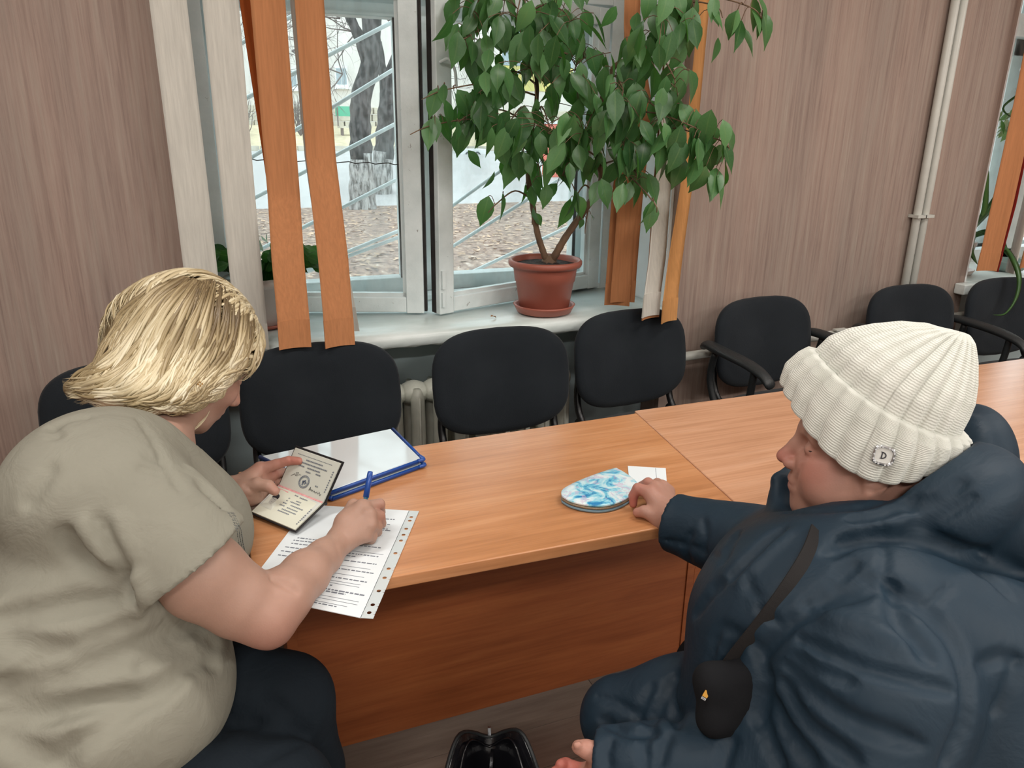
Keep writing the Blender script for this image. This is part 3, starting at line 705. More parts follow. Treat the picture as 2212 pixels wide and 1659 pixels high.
def pth(L, y0, y1): return smooth_path([onY(px, py, y0+(y1-y0)*i/(len(L)-1)) for i, (px, py) in enumerate(L)], 6)
s1 = pth([(1182,566),(1172,540),(1160,500),(1150,440),(1141,380),(1146,300),(1158,230),(1158,160),(1140,90),(1132,0),(1120,-120),(1100,-220)], 2.485, 2.42)
s2 = pth([(1190,566),(1200,550),(1222,512),(1262,455),(1292,410),(1299,380),(1290,330),(1296,240),(1318,160),(1345,132),(1395,122),(1432,30),(1462,-60),(1500,-160)], 2.485, 2.22)
q = MB()
for s_, r0 in ((s1, 0.0125), (s2, 0.0145)):
    n = len(s_); q.tube(s_, [r0*(1-0.72*i/(n-1))*(1+0.06*math.sin(i*2.3)) for i in range(n)], 10)
q.lathe([(0.0,0.21),(0.018,0.205),(0.026,0.19),(0.030,0.17)], (onY(1186,570,2.485).x, 2.485, PZ), 16)
build('trunk', q, M['bark'], pot, smooth=True)
# leaf meshes: pointed ovals with a folded midrib and a drip tip
def leaf_mesh(name, m, wid=0.26, bend=0.18, fold=0.12, tw=0.0):
    prof = [(0.0,0.0),(0.08,0.30),(0.22,0.78),(0.40,1.0),(0.58,0.90),(0.75,0.58),(0.88,0.22),(1.0,0.015)]
    V = []; F = []; U = []
    for (u, w) in prof:
        z = -bend*u*u; x = w*wid
        for s in (-1, 0, 1):
            V.append((s*x*math.cos(tw*u), u, z + (fold*abs(s)*x) + s*x*math.sin(tw*u)*0.6)); U.append((0.5+0.5*s, u))
    for i in range(len(prof)-1):
        for c in (0, 1):
            a = i*3+c; F.append((a, a+1, a+4, a+3))
    me = bpy.data.meshes.new(name); me.from_pydata(V, [], F); ul = me.uv_layers.new(name='UVMap')
    for l in me.loops: ul.data[l.index].uv = U[l.vertex_index]
    me.materials.append(m); me.polygons.foreach_set('use_smooth', [True]*len(F)); return me
LM = [leaf_mesh('ficus_leaf', M['leaf'], 0.27, 0.15, 0.25, 0.3), leaf_mesh('ficus_leaf', M['leaf'], 0.30, 0.3, 0.15, -0.4), leaf_mesh('ficus_leaf', M['leaf'], 0.25, 0.05, 0.3, 0.6), leaf_mesh('ficus_leaf', M['leaf'], 0.29, 0.4, 0.2, 0.0)]
twigs = MB()
rnd = random.Random(11)
NLEAF = [0]
def put_leaf(meshes, parent, base, tip_dir, nrm, size, name='leaf'):
    d = Vector(tip_dir).normalized(); n = Vector(nrm); x = d.cross(n)
    if x.length < 1e-3: x = d.cross(Vector((1,0.1,0)))
    x.normalize(); n = x.cross(d).normalized()
    m = Matrix(((x.x, d.x, n.x), (x.y, d.y, n.y), (x.z, d.z, n.z))).to_4x4()
    o = bpy.data.objects.new(name, rnd.choice(meshes)); COL.objects.link(o); o.parent = parent
    m = Matrix.Translation(Vector(base)-parent.location) @ m @ Matrix.Diagonal((size, size, size, 1)); o.matrix_local = m
    NLEAF[0] += 1; return o
stems = s1[10:] + s2[22:]
LEAVES = []
def cluster(px, py, rx, ry, n, yc, ys, out=None, size=0.092, frm=None):
    c = onY(px, py-ry*0.5, yc)
    src = Vector(frm) if frm is not None else min(stems, key=lambda p: (p-c).length + max(0, (c.z-p.z)*-0.3))
    mid = src.lerp(c, 0.5) + Vector((0,0,0.02+0.03*rnd.random()))
    spine = smooth_path([src, mid, c, c+Vector(((c.x-src.x)*0.25, -0.01, -0.03))], 5)
    twigs.tube(spine, [0.0035*(1-0.6*i/(len(spine)-1)) for i in range(len(spine))], 6)
    for k in range(n):
        while True:
            a, b = rnd.uniform(-1,1), rnd.uniform(-1,1)
            if a*a+b*b <= 1: break
        y = yc + rnd.gauss(0, ys)
        bp = onY(px+a*rx, py+b*ry-26, y)
        at = min(spine[4:], key=lambda p: (p-bp).length)
        if (at-bp).length > 0.012: twigs.tube(smooth_path([at, at.lerp(bp, 0.5)+Vector((0,0,0.012)), bp], 3), 0.0012, 4)
        lx = 0.75*a + rnd.gauss(0, 0.25); ly = rnd.gauss(-0.12, 0.22)
        d = Vector((lx*0.62, ly, -1.0 + 0.25*rnd.random() + 0.35*max(0, -b)*rnd.random()))
        nv = Vector((rnd.gauss(lx*0.5, 0.55), -0.8 + rnd.gauss(0, 0.35), 0.45 + rnd.gauss(0, 0.3)))
        LEAVES.append((bp, d, nv, size*rnd.uniform(0.68, 1.08)))
for args in [
    (1040, 35, 65, 75, 20, 2.42, 0.05), (1120, 55, 70, 80, 18, 2.38, 0.06), (1215, 60, 75, 75, 20, 2.36, 0.07), (1010, 110, 40, 60, 8, 2.42, 0.04),
    (1150, 165, 90, 80, 24, 2.34, 0.08), (1255, 170, 80, 80, 22, 2.32, 0.08), (1060, 205, 60, 50, 14, 2.40, 0.06), (1020, 270, 42, 48, 13, 2.42, 0.05),
    (1105, 285, 60, 55, 17, 2.36, 0.07), (1185, 300, 70, 65, 20, 2.30, 0.08), (1270, 300, 65, 65, 18, 2.28, 0.08), (1165, 385, 50, 50, 10, 2.36, 0.05),
    (1230, 385, 45, 55, 10, 2.34, 0.05), (1345, 230, 60, 80, 17, 2.16, 0.05), (1415, 270, 55, 80, 18, 2.12, 0.05), (1390, 130, 50, 55, 11, 2.16, 0.05),
    (1440, 55, 55, 70, 18, 2.12, 0.05), (1500, 70, 40, 60, 9, 2.12, 0.04), (1455, 190, 45, 50, 9, 2.10, 0.04), (1500, 300, 38, 50, 11, 2.06, 0.03),
    (1540, 335, 38, 75, 15, 2.05, 0.03), (1370, 390, 50, 45, 10, 2.18, 0.04), (1620, 40, 28, 50, 8, 2.05, 0.02), (1345, 330, 50, 50, 8, 2.2, 0.05),
    (962, 215, 26, 42, 5, 2.43, 0.02), (940, 275, 18, 12, 3, 2.43, 0.02), (1412, 448, 22, 22, 2, 2.10, 0.01), (1075, 445, 28, 14, 2, 2.40, 0.01),
    (1150, 475, 12, 20, 2, 2.44, 0.02), (1240, 445, 20, 25, 2, 2.38, 0.02), (1265, 490, 12, 10, 3, 2.42, 0.01), (1130, 340, 30, 30, 6, 2.4, 0.04), (1548, 20, 12, 12, 1, 2.08, 0.01)]:
    sz = 0.103 if args[1] < 470 else 0.06
    if args[1] >= 480: sz = 0.035
    cluster(*args, size=sz)
build('branches', twigs, M['bark'], pot, smooth=True)
LEAVES.sort(key=lambda q: q[0].y)
for (bp, d, nv, sz) in LEAVES[:296]: put_leaf(LM, pot, bp, d, nv, sz)
back = MB(); back.uv = []
extra = []
for (bp, d, nv, sz) in LEAVES:
    if rnd.random() < 0.42 and bp.z > 1.28 and proj(bp)[0] > 1020: extra.append((bp+Vector((rnd.gauss(0,0.05), rnd.uniform(0.03,0.12), rnd.gauss(0,0.05))), d+Vector((rnd.gauss(0,0.3),0,0)), nv, sz*0.95))
for (bp, d, nv, sz) in LEAVES[296:]+extra:
    d = Vector(d).normalized(); n = Vector(nv); x = d.cross(n).normalized(); n = x.cross(d).normalized(); me = rnd.choice(LM)
    back.add([bp+(x*v.co.x+d*v.co.y+n*v.co.z)*sz for v in me.vertices], [tuple(p.vertices) for p in me.polygons])
    uvs = {l.vertex_index: tuple(me.uv_layers[0].data[l.index].uv) for l in me.loops}; back.uv += [uvs[i] for i in range(len(me.vertices))]
build('inner_foliage', back, M['leaf'], pot, smooth=True, kind='stuff')

# ------------------------------------------------------------------ holiday cactus behind the white slats
p0 = onZ(548, 715, ZS); CXp, CYp = p0.x+0.03, 2.62
cac = thing('potted_cactus', 'dark green holiday cactus in a white pot on the sill behind the blind', 'plant', (CXp, CYp, ZS+0.002))
ZP = ZS+0.002
build('saucer', MB().lathe([(0,0.001),(0.085,0.001),(0.10,0.012),(0.097,0.016),(0.08,0.008),(0,0.008)], (CXp,CYp,ZP), 36), M['terracotta'], cac, smooth=True)
build('pot', MB().lathe([(0,0.008),(0.07,0.008),(0.075,0.012),(0.097,0.135),(0.104,0.137),(0.106,0.165),(0.098,0.166),(0.094,0.14)], (CXp,CYp,ZP), 44), M['whitepot'], cac, smooth=True)
build('soil', MB().lathe([(0.0,0.15),(0.094,0.148)], (CXp,CYp,ZP), 24), M['soil'], cac)
SEG = [leaf_mesh('cactus_segment', M['leaf2'], 0.30, 0.1, 0.1, 0.2), leaf_mesh('cactus_segment', M['leaf2'], 0.36, 0.2, 0.05, -0.2)]
for k in range(64):
    a = rnd.uniform(0, 2*PI); r = 0.03+0.04*rnd.random(); p = Vector((CXp+r*math.cos(a), CYp+r*math.sin(a), ZP+0.15))
    d = Vector((math.cos(a)*0.6, math.sin(a)*0.4, 1.0*rnd.uniform(0.8, 1.7))).normalized()
    for sgm in range(5):
        L = 0.054*rnd.uniform(0.8, 1.15)
        nv = Vector((math.sin(a)+rnd.gauss(0,0.5), -0.8, rnd.gauss(0.3, 0.4)))
        put_leaf(SEG, cac, p, d, nv, L, 'segment'); p = p + d*L*0.92
        d = (d + Vector((math.cos(a)*0.28, math.sin(a)*0.12, -0.42))); d.y = max(d.y, -0.12) if p.y < 2.5 else d.y; d.normalize()

# ------------------------------------------------------------------ amaryllis and hanging plant at the far window
p0 = onZ(2123, 572, ZS)
ax, ay = 3.30, 2.60
am = thing('potted_amaryllis', 'strap-leaved plant in a white pot on the far window sill', 'plant', (ax, ay, ZS+0.002)); ZP = ZS+0.002
build('saucer', MB().lathe([(0,0.001),(0.085,0.001),(0.095,0.02),(0.09,0.022),(0.08,0.006),(0,0.006)], (ax,ay,ZP), 36), M['whitepot'], am, smooth=True)
build('pot', MB().lathe([(0,0.006),(0.058,0.006),(0.062,0.01),(0.078,0.13),(0.083,0.135),(0.083,0.15),(0.076,0.15),(0.073,0.13)], (ax,ay,ZP), 40), M['whitepot'], am, smooth=True)
build('soil', MB().lathe([(0.0,0.14),(0.074,0.138)], (ax,ay,ZP), 24), M['soil'], am)
def strap(parent, pts, w, m, name='leaf'):
    P = smooth_path(pts, 6); q = MB(); R = []
    for i, p in enumerate(P):
        f = i/(len(P)-1); d = (P[min(i+1,len(P)-1)]-P[max(i-1,0)]).normalized(); s_ = d.cross(Vector((0.35,1,0.2))).normalized()
        ww = w*min(1, 0.6+f)*max(0.04, (1-f**3)); n_ = s_.cross(d)
        R.append([p - s_*ww + n_*ww*0.3, p, p + s_*ww + n_*ww*0.3, p - n_*0.001])
    q.rings(R, True, True); return build(name, q, m, parent, smooth=True)
c = Vector((ax, ay, ZP+0.14))
Yp = lambda px, py, y: onY(px, py, y)
strap(am, [c, Yp(2122,470,ay-0.02), Yp(2132,400,ay-0.04), Yp(2135,365,ay-0.05)], 0.016, M['leaf3'])
strap(am, [c, Yp(2140,450,ay-0.03), Yp(2172,390,ay-0.06), Yp(2205,310,ay-0.1)], 0.022, M['leaf3'])
strap(am, [c, Yp(2105,500,ay-0.06), Yp(2098,540,ay-0.1), Yp(2112,572,ay-0.1)], 0.018, M['leaf3'])
strap(am, [c, Yp(2150,500,ay-0.05), Yp(2175,545,ay-0.1), Yp(2190,560,ay-0.12)], 0.014, M['leaf3'])
strap(am, [c, Yp(2130,500,ay-0.05), Yp(2160,520,ay-0.2), Yp(2186,552,ay-0.3), Yp(2203,600,ay-0.37), Yp(2196,645,ay-0.40), Yp(2172,678,ay-0.42), Yp(2145,680,ay-0.42)], 0.016, M['leaf3'])
strap(am, [c, Yp(2150,440,ay), Yp(2185,350,ay-0.04), Yp(2212,290,ay-0.1)], 0.02, M['leaf3'])
bow = thing('flower_bowl', 'grey-green bowl on the far window sill beside the white pot', 'bowl', (3.62, 2.56, ZS+0.002))
build('bowl', MB().lathe([(0,0.002),(0.06,0.002),(0.085,0.02),(0.10,0.05),(0.096,0.052),(0.08,0.024),(0.0,0.012)], (3.62,2.56,ZS+0.002), 36), mat('celadon_glaze', (120,140,135), 0.3), bow, smooth=True)
hp = thing('hanging_plant', 'white-edged trailing plant hanging in front of the far window', 'plant', (3.55, 2.55, WZ1-0.012))
build('cord', MB().tube([(3.55,2.55,WZ1-0.012), (3.55,2.55,1.72)], 0.003, 6), M['hframe'], hp)
build('pot', MB().lathe([(0,1.60),(0.055,1.60),(0.08,1.70),(0.084,1.70),(0.084,1.715),(0.074,1.715),(0.0,1.69)], (3.55,2.55,0), 32), M['whitepot'], hp, smooth=True)
HV = [leaf_mesh('variegated_leaf', M['leaf4'], 0.22, 0.2, 0.1, 0.3)]
strap(hp, [Vector((3.55,2.55,1.69)), Vector((3.50,2.5,1.66)), Yp(2170,228,2.5), Yp(2187,255,2.5)], 0.008, M['leaf3'], 'stem')
for k in range(26):
    px, py = 2180+rnd.gauss(0,10), 262+rnd.gauss(0,14)
    put_leaf(HV, hp, Yp(px, py, 2.5+rnd.gauss(0,0.02)), Vector((rnd.gauss(0,0.6), rnd.gauss(0,0.4), -1)), Vector((rnd.gauss(0,0.5), -1, 0.3)), 0.055*rnd.uniform(0.7,1.2))
# dry leaf on the sill
dl = bpy.data.objects.new('dry_leaf', leaf_mesh('dry_leaf', mat('dry_leaf', (150,105,60), 0.7, 0.2, 40), 0.3, 0.5, 0.5, 0.8)); COL.objects.link(dl)
pp = onZ(1060, 684, ZS+0.012); dl.location = pp; dl.rotation_euler = (0.1, 0.25, -1.2); dl.scale = (0.028,)*3
tag(dl, 'small brown dry leaf lying on the sill left of the terracotta pot', 'leaf')
# ------------------------------------------------------------------ outdoors
def gp(px, py, y): return onY(px, py, y)
# terrain rises gently away from the house
prof = [(3.1, -0.55), (6.0, -0.5), (12.0, gp(800,520,12.0).z)]
zA = gp(800,445,20).z; zB = gp(800,325,30).z; zC = gp(800,300,33).z; zD = gp(800,275,38).z
rows = [(3.08,-0.55),(5,-0.5),(9,gp(800,575,9).z),(13,gp(800,505,13).z),(20,zA)]
def strip(name, rows, m, x0=-40, x1=60, n=10):
    q = MB(); R = []
    for (y, z) in rows: R.append([(x0+(x1-x0)*i/n, y, z) for i in range(n+1)])
    q.rings(R, False, False); q.f = [f[::-1] for f in q.f]
    o = build(name, q, m, kind='structure'); return o
strip('ground', rows, M['litter'])
strip('path', [(20,zA),(20.1,zA-0.05),(30,zB)], M['asphalt'])
strip('verge', [(30,zB+0.02),(33,zC),(38,zD),(70,zD+0.6)], M['dry'])
def terr(y):
    R = rows + [(30,zB),(33,zC),(38,zD),(70,zD+0.6)]
    for i in range(len(R)-1):
        if R[i][0] <= y <= R[i+1][0]: return R[i][1]+(R[i+1][1]-R[i][1])*(y-R[i][0])/(R[i+1][0]-R[i][0])
    return R[-1][1]
# fallen leaves near the window
q = MB(); rl = random.Random(5)
for k in range(5200):
    y = 4.5+15.3*rl.random()**0.9; x = rl.uniform(-1.5-0.25*y+1, 3+0.72*y); z = terr(y)+0.012
    a = rl.uniform(0, 2*PI); s = rl.uniform(0.03, 0.075); c, sn = math.cos(a)*s, math.sin(a)*s
    q.add([(x-c, y-sn, z), (x+sn*0.5, y-c*0.5, z+rl.uniform(0.0,0.02)), (x+c, y+sn, z+rl.uniform(0,0.03)), (x-sn*0.5, y+c*0.5, z)], [(0,1,2,3)])
o = build('fallen_leaves', q, mat('fallen_leaf', (176,148,126), 0.95, 0.4, 3), kind='stuff'); tag(o, 'pale dry leaves scattered over the ground outside the window', 'leaves')
# kerb stones along the far side of the path
kt = thing('kerb', 'pale kerb stones along the far edge of the path', 'kerb', (5, 30, zB))
for k in range(26):
    x = -12+1.3*k
    build('kerb_stone', MB().box(x, x+1.26, 29.9, 30.1, terr(29.9)-0.1, terr(30)+0.16), M['stone'], kt)
# big forked poplars
def poplar(name, label, chains, m, base_m, zb):
    t = thing(name, label, 'tree', chains[0][0][0])
    q = MB(); ql = MB()
    for (P, R) in chains:
        SP = smooth_path(P, 5); n = len(SP)
        RR = []
        for i in range(n):
            f = i/(n-1)*(len(R)-1); k = min(int(f), len(R)-2); RR.append((R[k]+(R[k+1]-R[k])*(f-k))*(1+0.05*math.sin(i*1.9)+0.04*math.sin(i*4.1)))
        low = [i for i in range(n) if SP[i].z < zb]
        if len(low) >= 2:
            j = low[-1]+1; ql.tube(SP[:j+1], RR[:j+1], 14); q.tube(SP[j-1:], RR[j-1:], 14)
        else: q.tube(SP, RR, 14)
    build('trunk', q, m, t, smooth=True)
    if ql.v: build('whitewashed_base', ql, base_m, t, smooth=True, label='trunk base painted with white lime wash')
    return t
yt = 19.0; px2m = lambda w: w*yt*1.03/FPX/2*0.62
def tp(px, py, y=yt): return onY(px, py, y)
bz = tp(800, 335).z
ta = poplar('poplar_tree', 'thick grey forked tree outside the left window pane, its base limewashed white',
    [([tp(784,458), tp(782,400), tp(780,330), tp(778,260), tp(782,200), tp(800,140), tp(803,60), tp(802,-60), tp(815,-250)], [px2m(92), px2m(84), px2m(72), px2m(66), px2m(64), px2m(60), px2m(58), px2m(54), px2m(40)]),
     ([tp(798,155), tp(783,100), tp(762,50), tp(738,5), tp(700,-80)], [px2m(40), px2m(36), px2m(30), px2m(26), px2m(18)])], M['poplar'], M['limebark'], bz)
yt = 22.0
tb = poplar('poplar_tree', 'grey leaning tree just behind the forked tree outside the window',
    [([tp(824,440,yt), tp(826,370,yt), tp(832,300,yt), tp(838,230,yt), tp(846,170,yt), tp(866,110,yt), tp(896,20,yt), tp(930,-150,yt)], [px2m(72), px2m(68), px2m(62), px2m(60), px2m(54), px2m(44), px2m(38), px2m(26)]),
     ([tp(832,215,yt), tp(826,150,yt), tp(818,90,yt)], [px2m(30), px2m(26), px2m(20)])], M['poplar'], M['limebark'], tp(800,335,yt).z)
# bare twigs of the trees: thin and countless
q = MB(); rt_ = random.Random(3)
def twig(p, d, L, r, depth):
    P = [p]; 
    for i in range(5):
        d = (d + Vector((rt_.gauss(0,0.22), rt_.gauss(0,0.1), rt_.gauss(-0.04,0.2)))).normalized(); P.append(P[-1]+d*L/5)
    q.tube(P, [r*(1-0.16*i) for i in range(6)], 4, False)
    if depth > 0:
        for k in range(4): twig(P[rt_.randint(1,5)], (d+Vector((rt_.gauss(0,0.8), rt_.gauss(0,0.3), rt_.gauss(-0.1,0.6)))).normalized(), L*0.6, r*0.5, depth-1)
for (px, py, y, sx) in [(735,40,20,-1),(770,70,20,-1),(860,150,20,1),(835,40,20,1),(720,0,20,-1),(645,20,24,-1),(630,110,24,1),(1030,60,24,-1),(1080,40,24,1),(1050,100,24,-1),(990,60,24,1),(1010,140,24,1),(560,40,24,1),(700,110,24,-1),(880,60,22,1),(740,160,20,-1)]:
    for k in range(3): twig(onY(px,py,y), Vector((sx*0.8+rt_.gauss(0,0.3), 0, rt_.gauss(0.1,0.5))).normalized(), 1.5, 0.018, 2)
o = build('bare_twigs', q, M['twig'], kind='stuff'); tag(o, 'tangle of thin bare twigs outside the window', 'twigs')
# shrubs
def shrub(label, px, py, y, h, n=26):
    b = onY(px, py, y); b.z = terr(y); t = thing('bare_shrub', label, 'shrub', b); s = MB()
    for k in range(n):
        d = Vector((rt_.gauss(0,0.35), rt_.gauss(0,0.2), 1)).normalized(); P = [b.copy()]
        for i in range(4): P.append(P[-1]+(d+Vector((rt_.gauss(0,0.15),0,0)))*h/4)
        s.tube(P, [0.02,0.016,0.012,0.008,0.004], 4, False)
        s.tube([P[2], P[2]+Vector((rt_.gauss(0,0.3),0,0.35*h))], [0.01,0.004], 4, False)
    build('stems', s, M['twig'], t)
shrub('low bare grey shrub outside, seen between the two orange slats', 648, 270, 34, 1.6)
shrub('low bare shrub outside, seen left of the orange slats', 535, 290, 34, 1.4)
# building across the road
bY = 46.0
zb0 = terr(46)
hb = thing('apartment_house', 'pale rendered house across the road with white framed windows', 'building', (8, bY, zb0))
xr = onY(1085, 100, bY).x
build('wall', MB().box(-30, xr, bY, bY+10, zb0-0.3, zb0+16), M['house'], hb)
def hwin(px0, py0, px1, py1, m=None):
    a, b = onY(px0, py0, bY-0.05), onY(px1, py1, bY-0.05)
    f = build('window', MB().box(a.x, b.x, bY-0.12, bY, b.z, a.z), M['hframe'], hb); w = (b.x-a.x)
    for k in (0, 1):
        x0 = a.x + w*(0.10+0.42*k); build('pane', MB().box(x0, x0+w*0.36, bY-0.14, bY-0.118, b.z+0.12, a.z-0.12), M['hwin'], f)
    build('ledge', MB().box(a.x-0.1, b.x+0.1, bY-0.25, bY, b.z-0.12, b.z), M['hframe'], f)
hwin(722, 142, 752, 188); hwin(623, 148, 643, 192); hwin(540, 152, 562, 196); hwin(722, -60, 752, -10)
hwin(1000, 120, 1034, 168) if False else None
h2 = thing('apartment_house', 'yellow-banded house seen through the ficus branches outside', 'building', (xr+6, bY+1, zb0))
zb2 = terr(46)
build('wall', MB().box(xr+0.02, xr+30, bY+1, bY+10, zb2-0.3, zb2+14), M['house'], h2)
yb = onY(1050, 140, bY+1)
build('band', MB().box(xr+0.05, xr+29, bY+0.94, bY+1.0, yb.z-1.4, yb.z), M['house2'], h2)
build('dark_window_band', MB().box(xr+0.05, xr+29, bY+0.95, bY+1.0, yb.z+0.02, yb.z+2.0), M['hwin'], h2)
# white utility box with a sprayed symbol
uY = 29.0
a, b = onY(992, 322, uY), onY(1050, 364, uY)
ub = thing('utility_box', 'white box with a black sprayed figure eight lying on its side', 'box', ((a.x+b.x)/2, uY, b.z))
build('body', MB().box(a.x, b.x, uY, uY+0.7, b.z, a.z), M['hframe'], ub, bevel=0.02)
c = Vector(((a.x+b.x)/2, uY-0.012, (a.z+b.z)/2+0.08)); q = MB(); r = 0.22
pts = []
for i in range(41):
    t_ = 2*PI*i/40; pts.append(c + Vector((1.35*r*math.cos(t_)/(1+0.25*math.sin(t_)**2), 0, 1.5*r*math.sin(t_)*math.cos(t_))))
q.tube(pts, 0.03, 6); build('sprayed_symbol', q, M['symbol'], ub)
# stones, bench, small things by the verge
for k, (px, py) in enumerate([(1078, 352)]):
    p = onY(px, py, 29.6); st = MB()
    R = [[(p.x+0.5*s_*math.cos(2*PI*j/10)*(1+0.15*math.sin(j*2+k)), 29.6+0.4*s_*math.sin(2*PI*j/10), p.z-0.25+zz) for j in range(10)] for (s_, zz) in ((0.8,0),(1,0.2),(0.8,0.4),(0.3,0.55))]
    st.rings(R, True, True); o = build('rubble_heap', st, M['stone'], smooth=True); tag(o, 'grey heap of rubble on the verge right of the white box', 'rubble')
be = onY(735, 270, 34.5)
bt = thing('bench', 'small bench with a green backrest on the verge outside', 'bench', (be.x, 34.5, terr(34.5)))
build('backrest', MB().box(be.x-0.15, be.x+0.95, 34.6, 34.66, be.z+0.35, be.z+0.75), M['green'], bt)
build('seat', MB().box(be.x-0.1, be.x+1.2, 34.1, 34.55, be.z-0.12, be.z-0.04), M['stone'], bt)
for x in (be.x, be.x+1.0): build('leg', MB().box(x, x+0.08, 34.2, 34.5, terr(34.3)-0.05, be.z-0.12), M['twig'], bt)
for x in (be.x-0.1, be.x+0.9): build('support', MB().box(x, x+0.05, 34.55, 34.6, be.z-0.12, be.z+0.7), M['twig'], bt)
wl_ = thing('stone_wall', 'low rubble stone wall at the foot of the pale house', 'wall', (8, 40, terr(40)))
rs = random.Random(9)
for rw in range(3):
    x = -10 - rs.random()
    while x < 26:
        w = rs.uniform(0.5, 1.1)
        build('stone', MB().box(x, x+w-0.06, 40+rs.uniform(-0.05,0.05), 40.5, terr(40)-0.1+0.34*rw, terr(40)-0.1+0.34*rw+0.31), M['stone'], wl_, bevel=0.03); x += w
rb = onY(1205, 330, 24); o = thing('tank', 'salmon-coloured metal tank outside, seen through the ficus leaves', 'tank', (rb.x, 24, terr(24)))
build('shell', MB().box(rb.x-0.3, rb.x+0.3, 24, 24.6, terr(24)-0.05, rb.z+0.9), M['redbox'], o, bevel=0.04); build('lid', MB().box(rb.x-0.34, rb.x+0.34, 23.96, 24.64, rb.z+0.9, rb.z+0.98), M['hframe'], o)
# ------------------------------------------------------------------ implicit surfaces for bodies and clothes
def V3(p): return np.array(p, dtype=np.float64)
CR, CD, CF = CM[:,0], CM[:,1], CM[:,2]           # camera right / down / forward, used only to orient shapes measured in the photo
class Field:
    def __init__(s, lo, hi, h):
        s.lo = V3(lo); s.h = h; s.n = np.ceil((V3(hi)-s.lo)/h).astype(int)+1
        s.F = np.full(tuple(s.n), 0.25, np.float32)
    def sl(s, lo, hi):
        a = np.clip(np.floor((lo-s.lo)/s.h).astype(int), 0, s.n-1); b = np.clip(np.ceil((hi-s.lo)/s.h).astype(int)+1, 1, s.n)
        if np.any(b <= a): return None
        idx = tuple(slice(a[i], b[i]) for i in range(3))
        X = (s.lo[0]+s.h*np.arange(a[0], b[0], dtype=np.float32))[:,None,None]
        Y = (s.lo[1]+s.h*np.arange(a[1], b[1], dtype=np.float32))[None,:,None]
        Z = (s.lo[2]+s.h*np.arange(a[2], b[2], dtype=np.float32))[None,None,:]
        return idx, X.astype(np.float32), Y.astype(np.float32), Z.astype(np.float32)
    def put(s, idx, d, k, op='u'):
        f = s.F[idx]
        if op == 'u':
            if k > 0:
                h = np.clip(0.5+0.5*(f-d)/k, 0, 1); s.F[idx] = f*(1-h)+d*h-k*h*(1-h)
            else: s.F[idx] = np.minimum(f, d)
        elif op == 's':
            if k > 0:
                d = -d; h = np.clip(0.5-0.5*(f-d)/k, 0, 1); s.F[idx] = f*(1-h)+d*h+k*h*(1-h)
            else: s.F[idx] = np.maximum(f, -d)
    def rc(s, a, b, ra, rb, k=0.01, op='u'):
        a, b = V3(a), V3(b); m = max(ra, rb)+k+3*s.h
        r = s.sl(np.minimum(a,b)-m, np.maximum(a,b)+m)
        if r is None: return
        idx, X, Y, Z = r; ab = b-a; L2 = max(ab@ab, 1e-9)
        t = np.clip(((X-a[0])*ab[0]+(Y-a[1])*ab[1]+(Z-a[2])*ab[2])/L2, 0, 1)
        d = np.sqrt((X-a[0]-t*ab[0])**2+(Y-a[1]-t*ab[1])**2+(Z-a[2]-t*ab[2])**2)-(ra+(rb-ra)*t)
        s.put(idx, d.astype(np.float32), k, op)
    def chain(s, P, R, k=0.01, kin=0.006, op='u'):
        for i in range(len(P)-1): s.rc(P[i], P[i+1], R[i], R[i+1], k if i == 0 else kin, op)
    def ell(s, c, ax, r, k=0.02, op='u'):
        c = V3(c); A = np.array(ax, float); r = V3(r); m = max(r)+k+3*s.h
        e = np.sqrt(((A.T*r)**2).sum(1))+k+3*s.h       # world half extents, A rows are the axes
        q = s.sl(c-e, c+e)
        if q is None: return
        idx, X, Y, Z = q; dx, dy, dz = X-c[0], Y-c[1], Z-c[2]
        k0 = 0; k1 = 0
        for i in range(3):
            u = dx*A[i,0]+dy*A[i,1]+dz*A[i,2]; k0 = k0+(u/r[i])**2; k1 = k1+(u/r[i]**2)**2
        k0 = np.sqrt(k0); k1 = np.sqrt(k1)+1e-6
        s.put(idx, (k0*(k0-1)/k1).astype(np.float32), k, op)
    def ellc(s, px, py, t, rx, ry, rd, rot=0, k=0.03, op='u', yaw=0):
        """ellipsoid measured in the photo: centre, half axes across the view, half depth in metres"""
        c = V3(onD(px, py, t)); m = t/FPX; a = math.radians(rot)
        x = CR*math.cos(a)+CD*math.sin(a); y = -CR*math.sin(a)+CD*math.cos(a); z = CF
        if yaw:
            b = math.radians(yaw); x, z = x*math.cos(b)+z*math.sin(b), -x*math.sin(b)+z*math.cos(b)
        s.ell(c, [x, y, z], [rx*m, ry*m, rd], k, op)
    def cone_cut(s, a, b, ra, rb, p, n, k=0.03, ia=0, ib=0, it=0.5):
        """round cone ending in an open, flat-cut mouth (sleeve or cuff)"""
        a, b, p, n = V3(a), V3(b), V3(p), V3(n)/np.linalg.norm(n); m = max(ra, rb)+k+3*s.h
        r = s.sl(np.minimum(a,b)-m, np.maximum(a,b)+m); idx, X, Y, Z = r; ab = b-a; L2 = ab@ab
        tr = ((X-a[0])*ab[0]+(Y-a[1])*ab[1]+(Z-a[2])*ab[2])/L2; t = np.clip(tr, 0, 1); tu = np.clip(tr, 0, 3)
        rr = np.sqrt((X-a[0]-tu*ab[0])**2+(Y-a[1]-tu*ab[1])**2+(Z-a[2]-tu*ab[2])**2)
        d = np.sqrt((X-a[0]-t*ab[0])**2+(Y-a[1]-t*ab[1])**2+(Z-a[2]-t*ab[2])**2)-(ra+(rb-ra)*t)
        d = np.maximum(d, (X-p[0])*n[0]+(Y-p[1])*n[1]+(Z-p[2])*n[2])
        if ia: d = np.maximum(d, -np.maximum(rr-(ia+(ib-ia)*tu), (it-tr)*math.sqrt(L2)))
        s.put(idx, d.astype(np.float32), k, 'u')
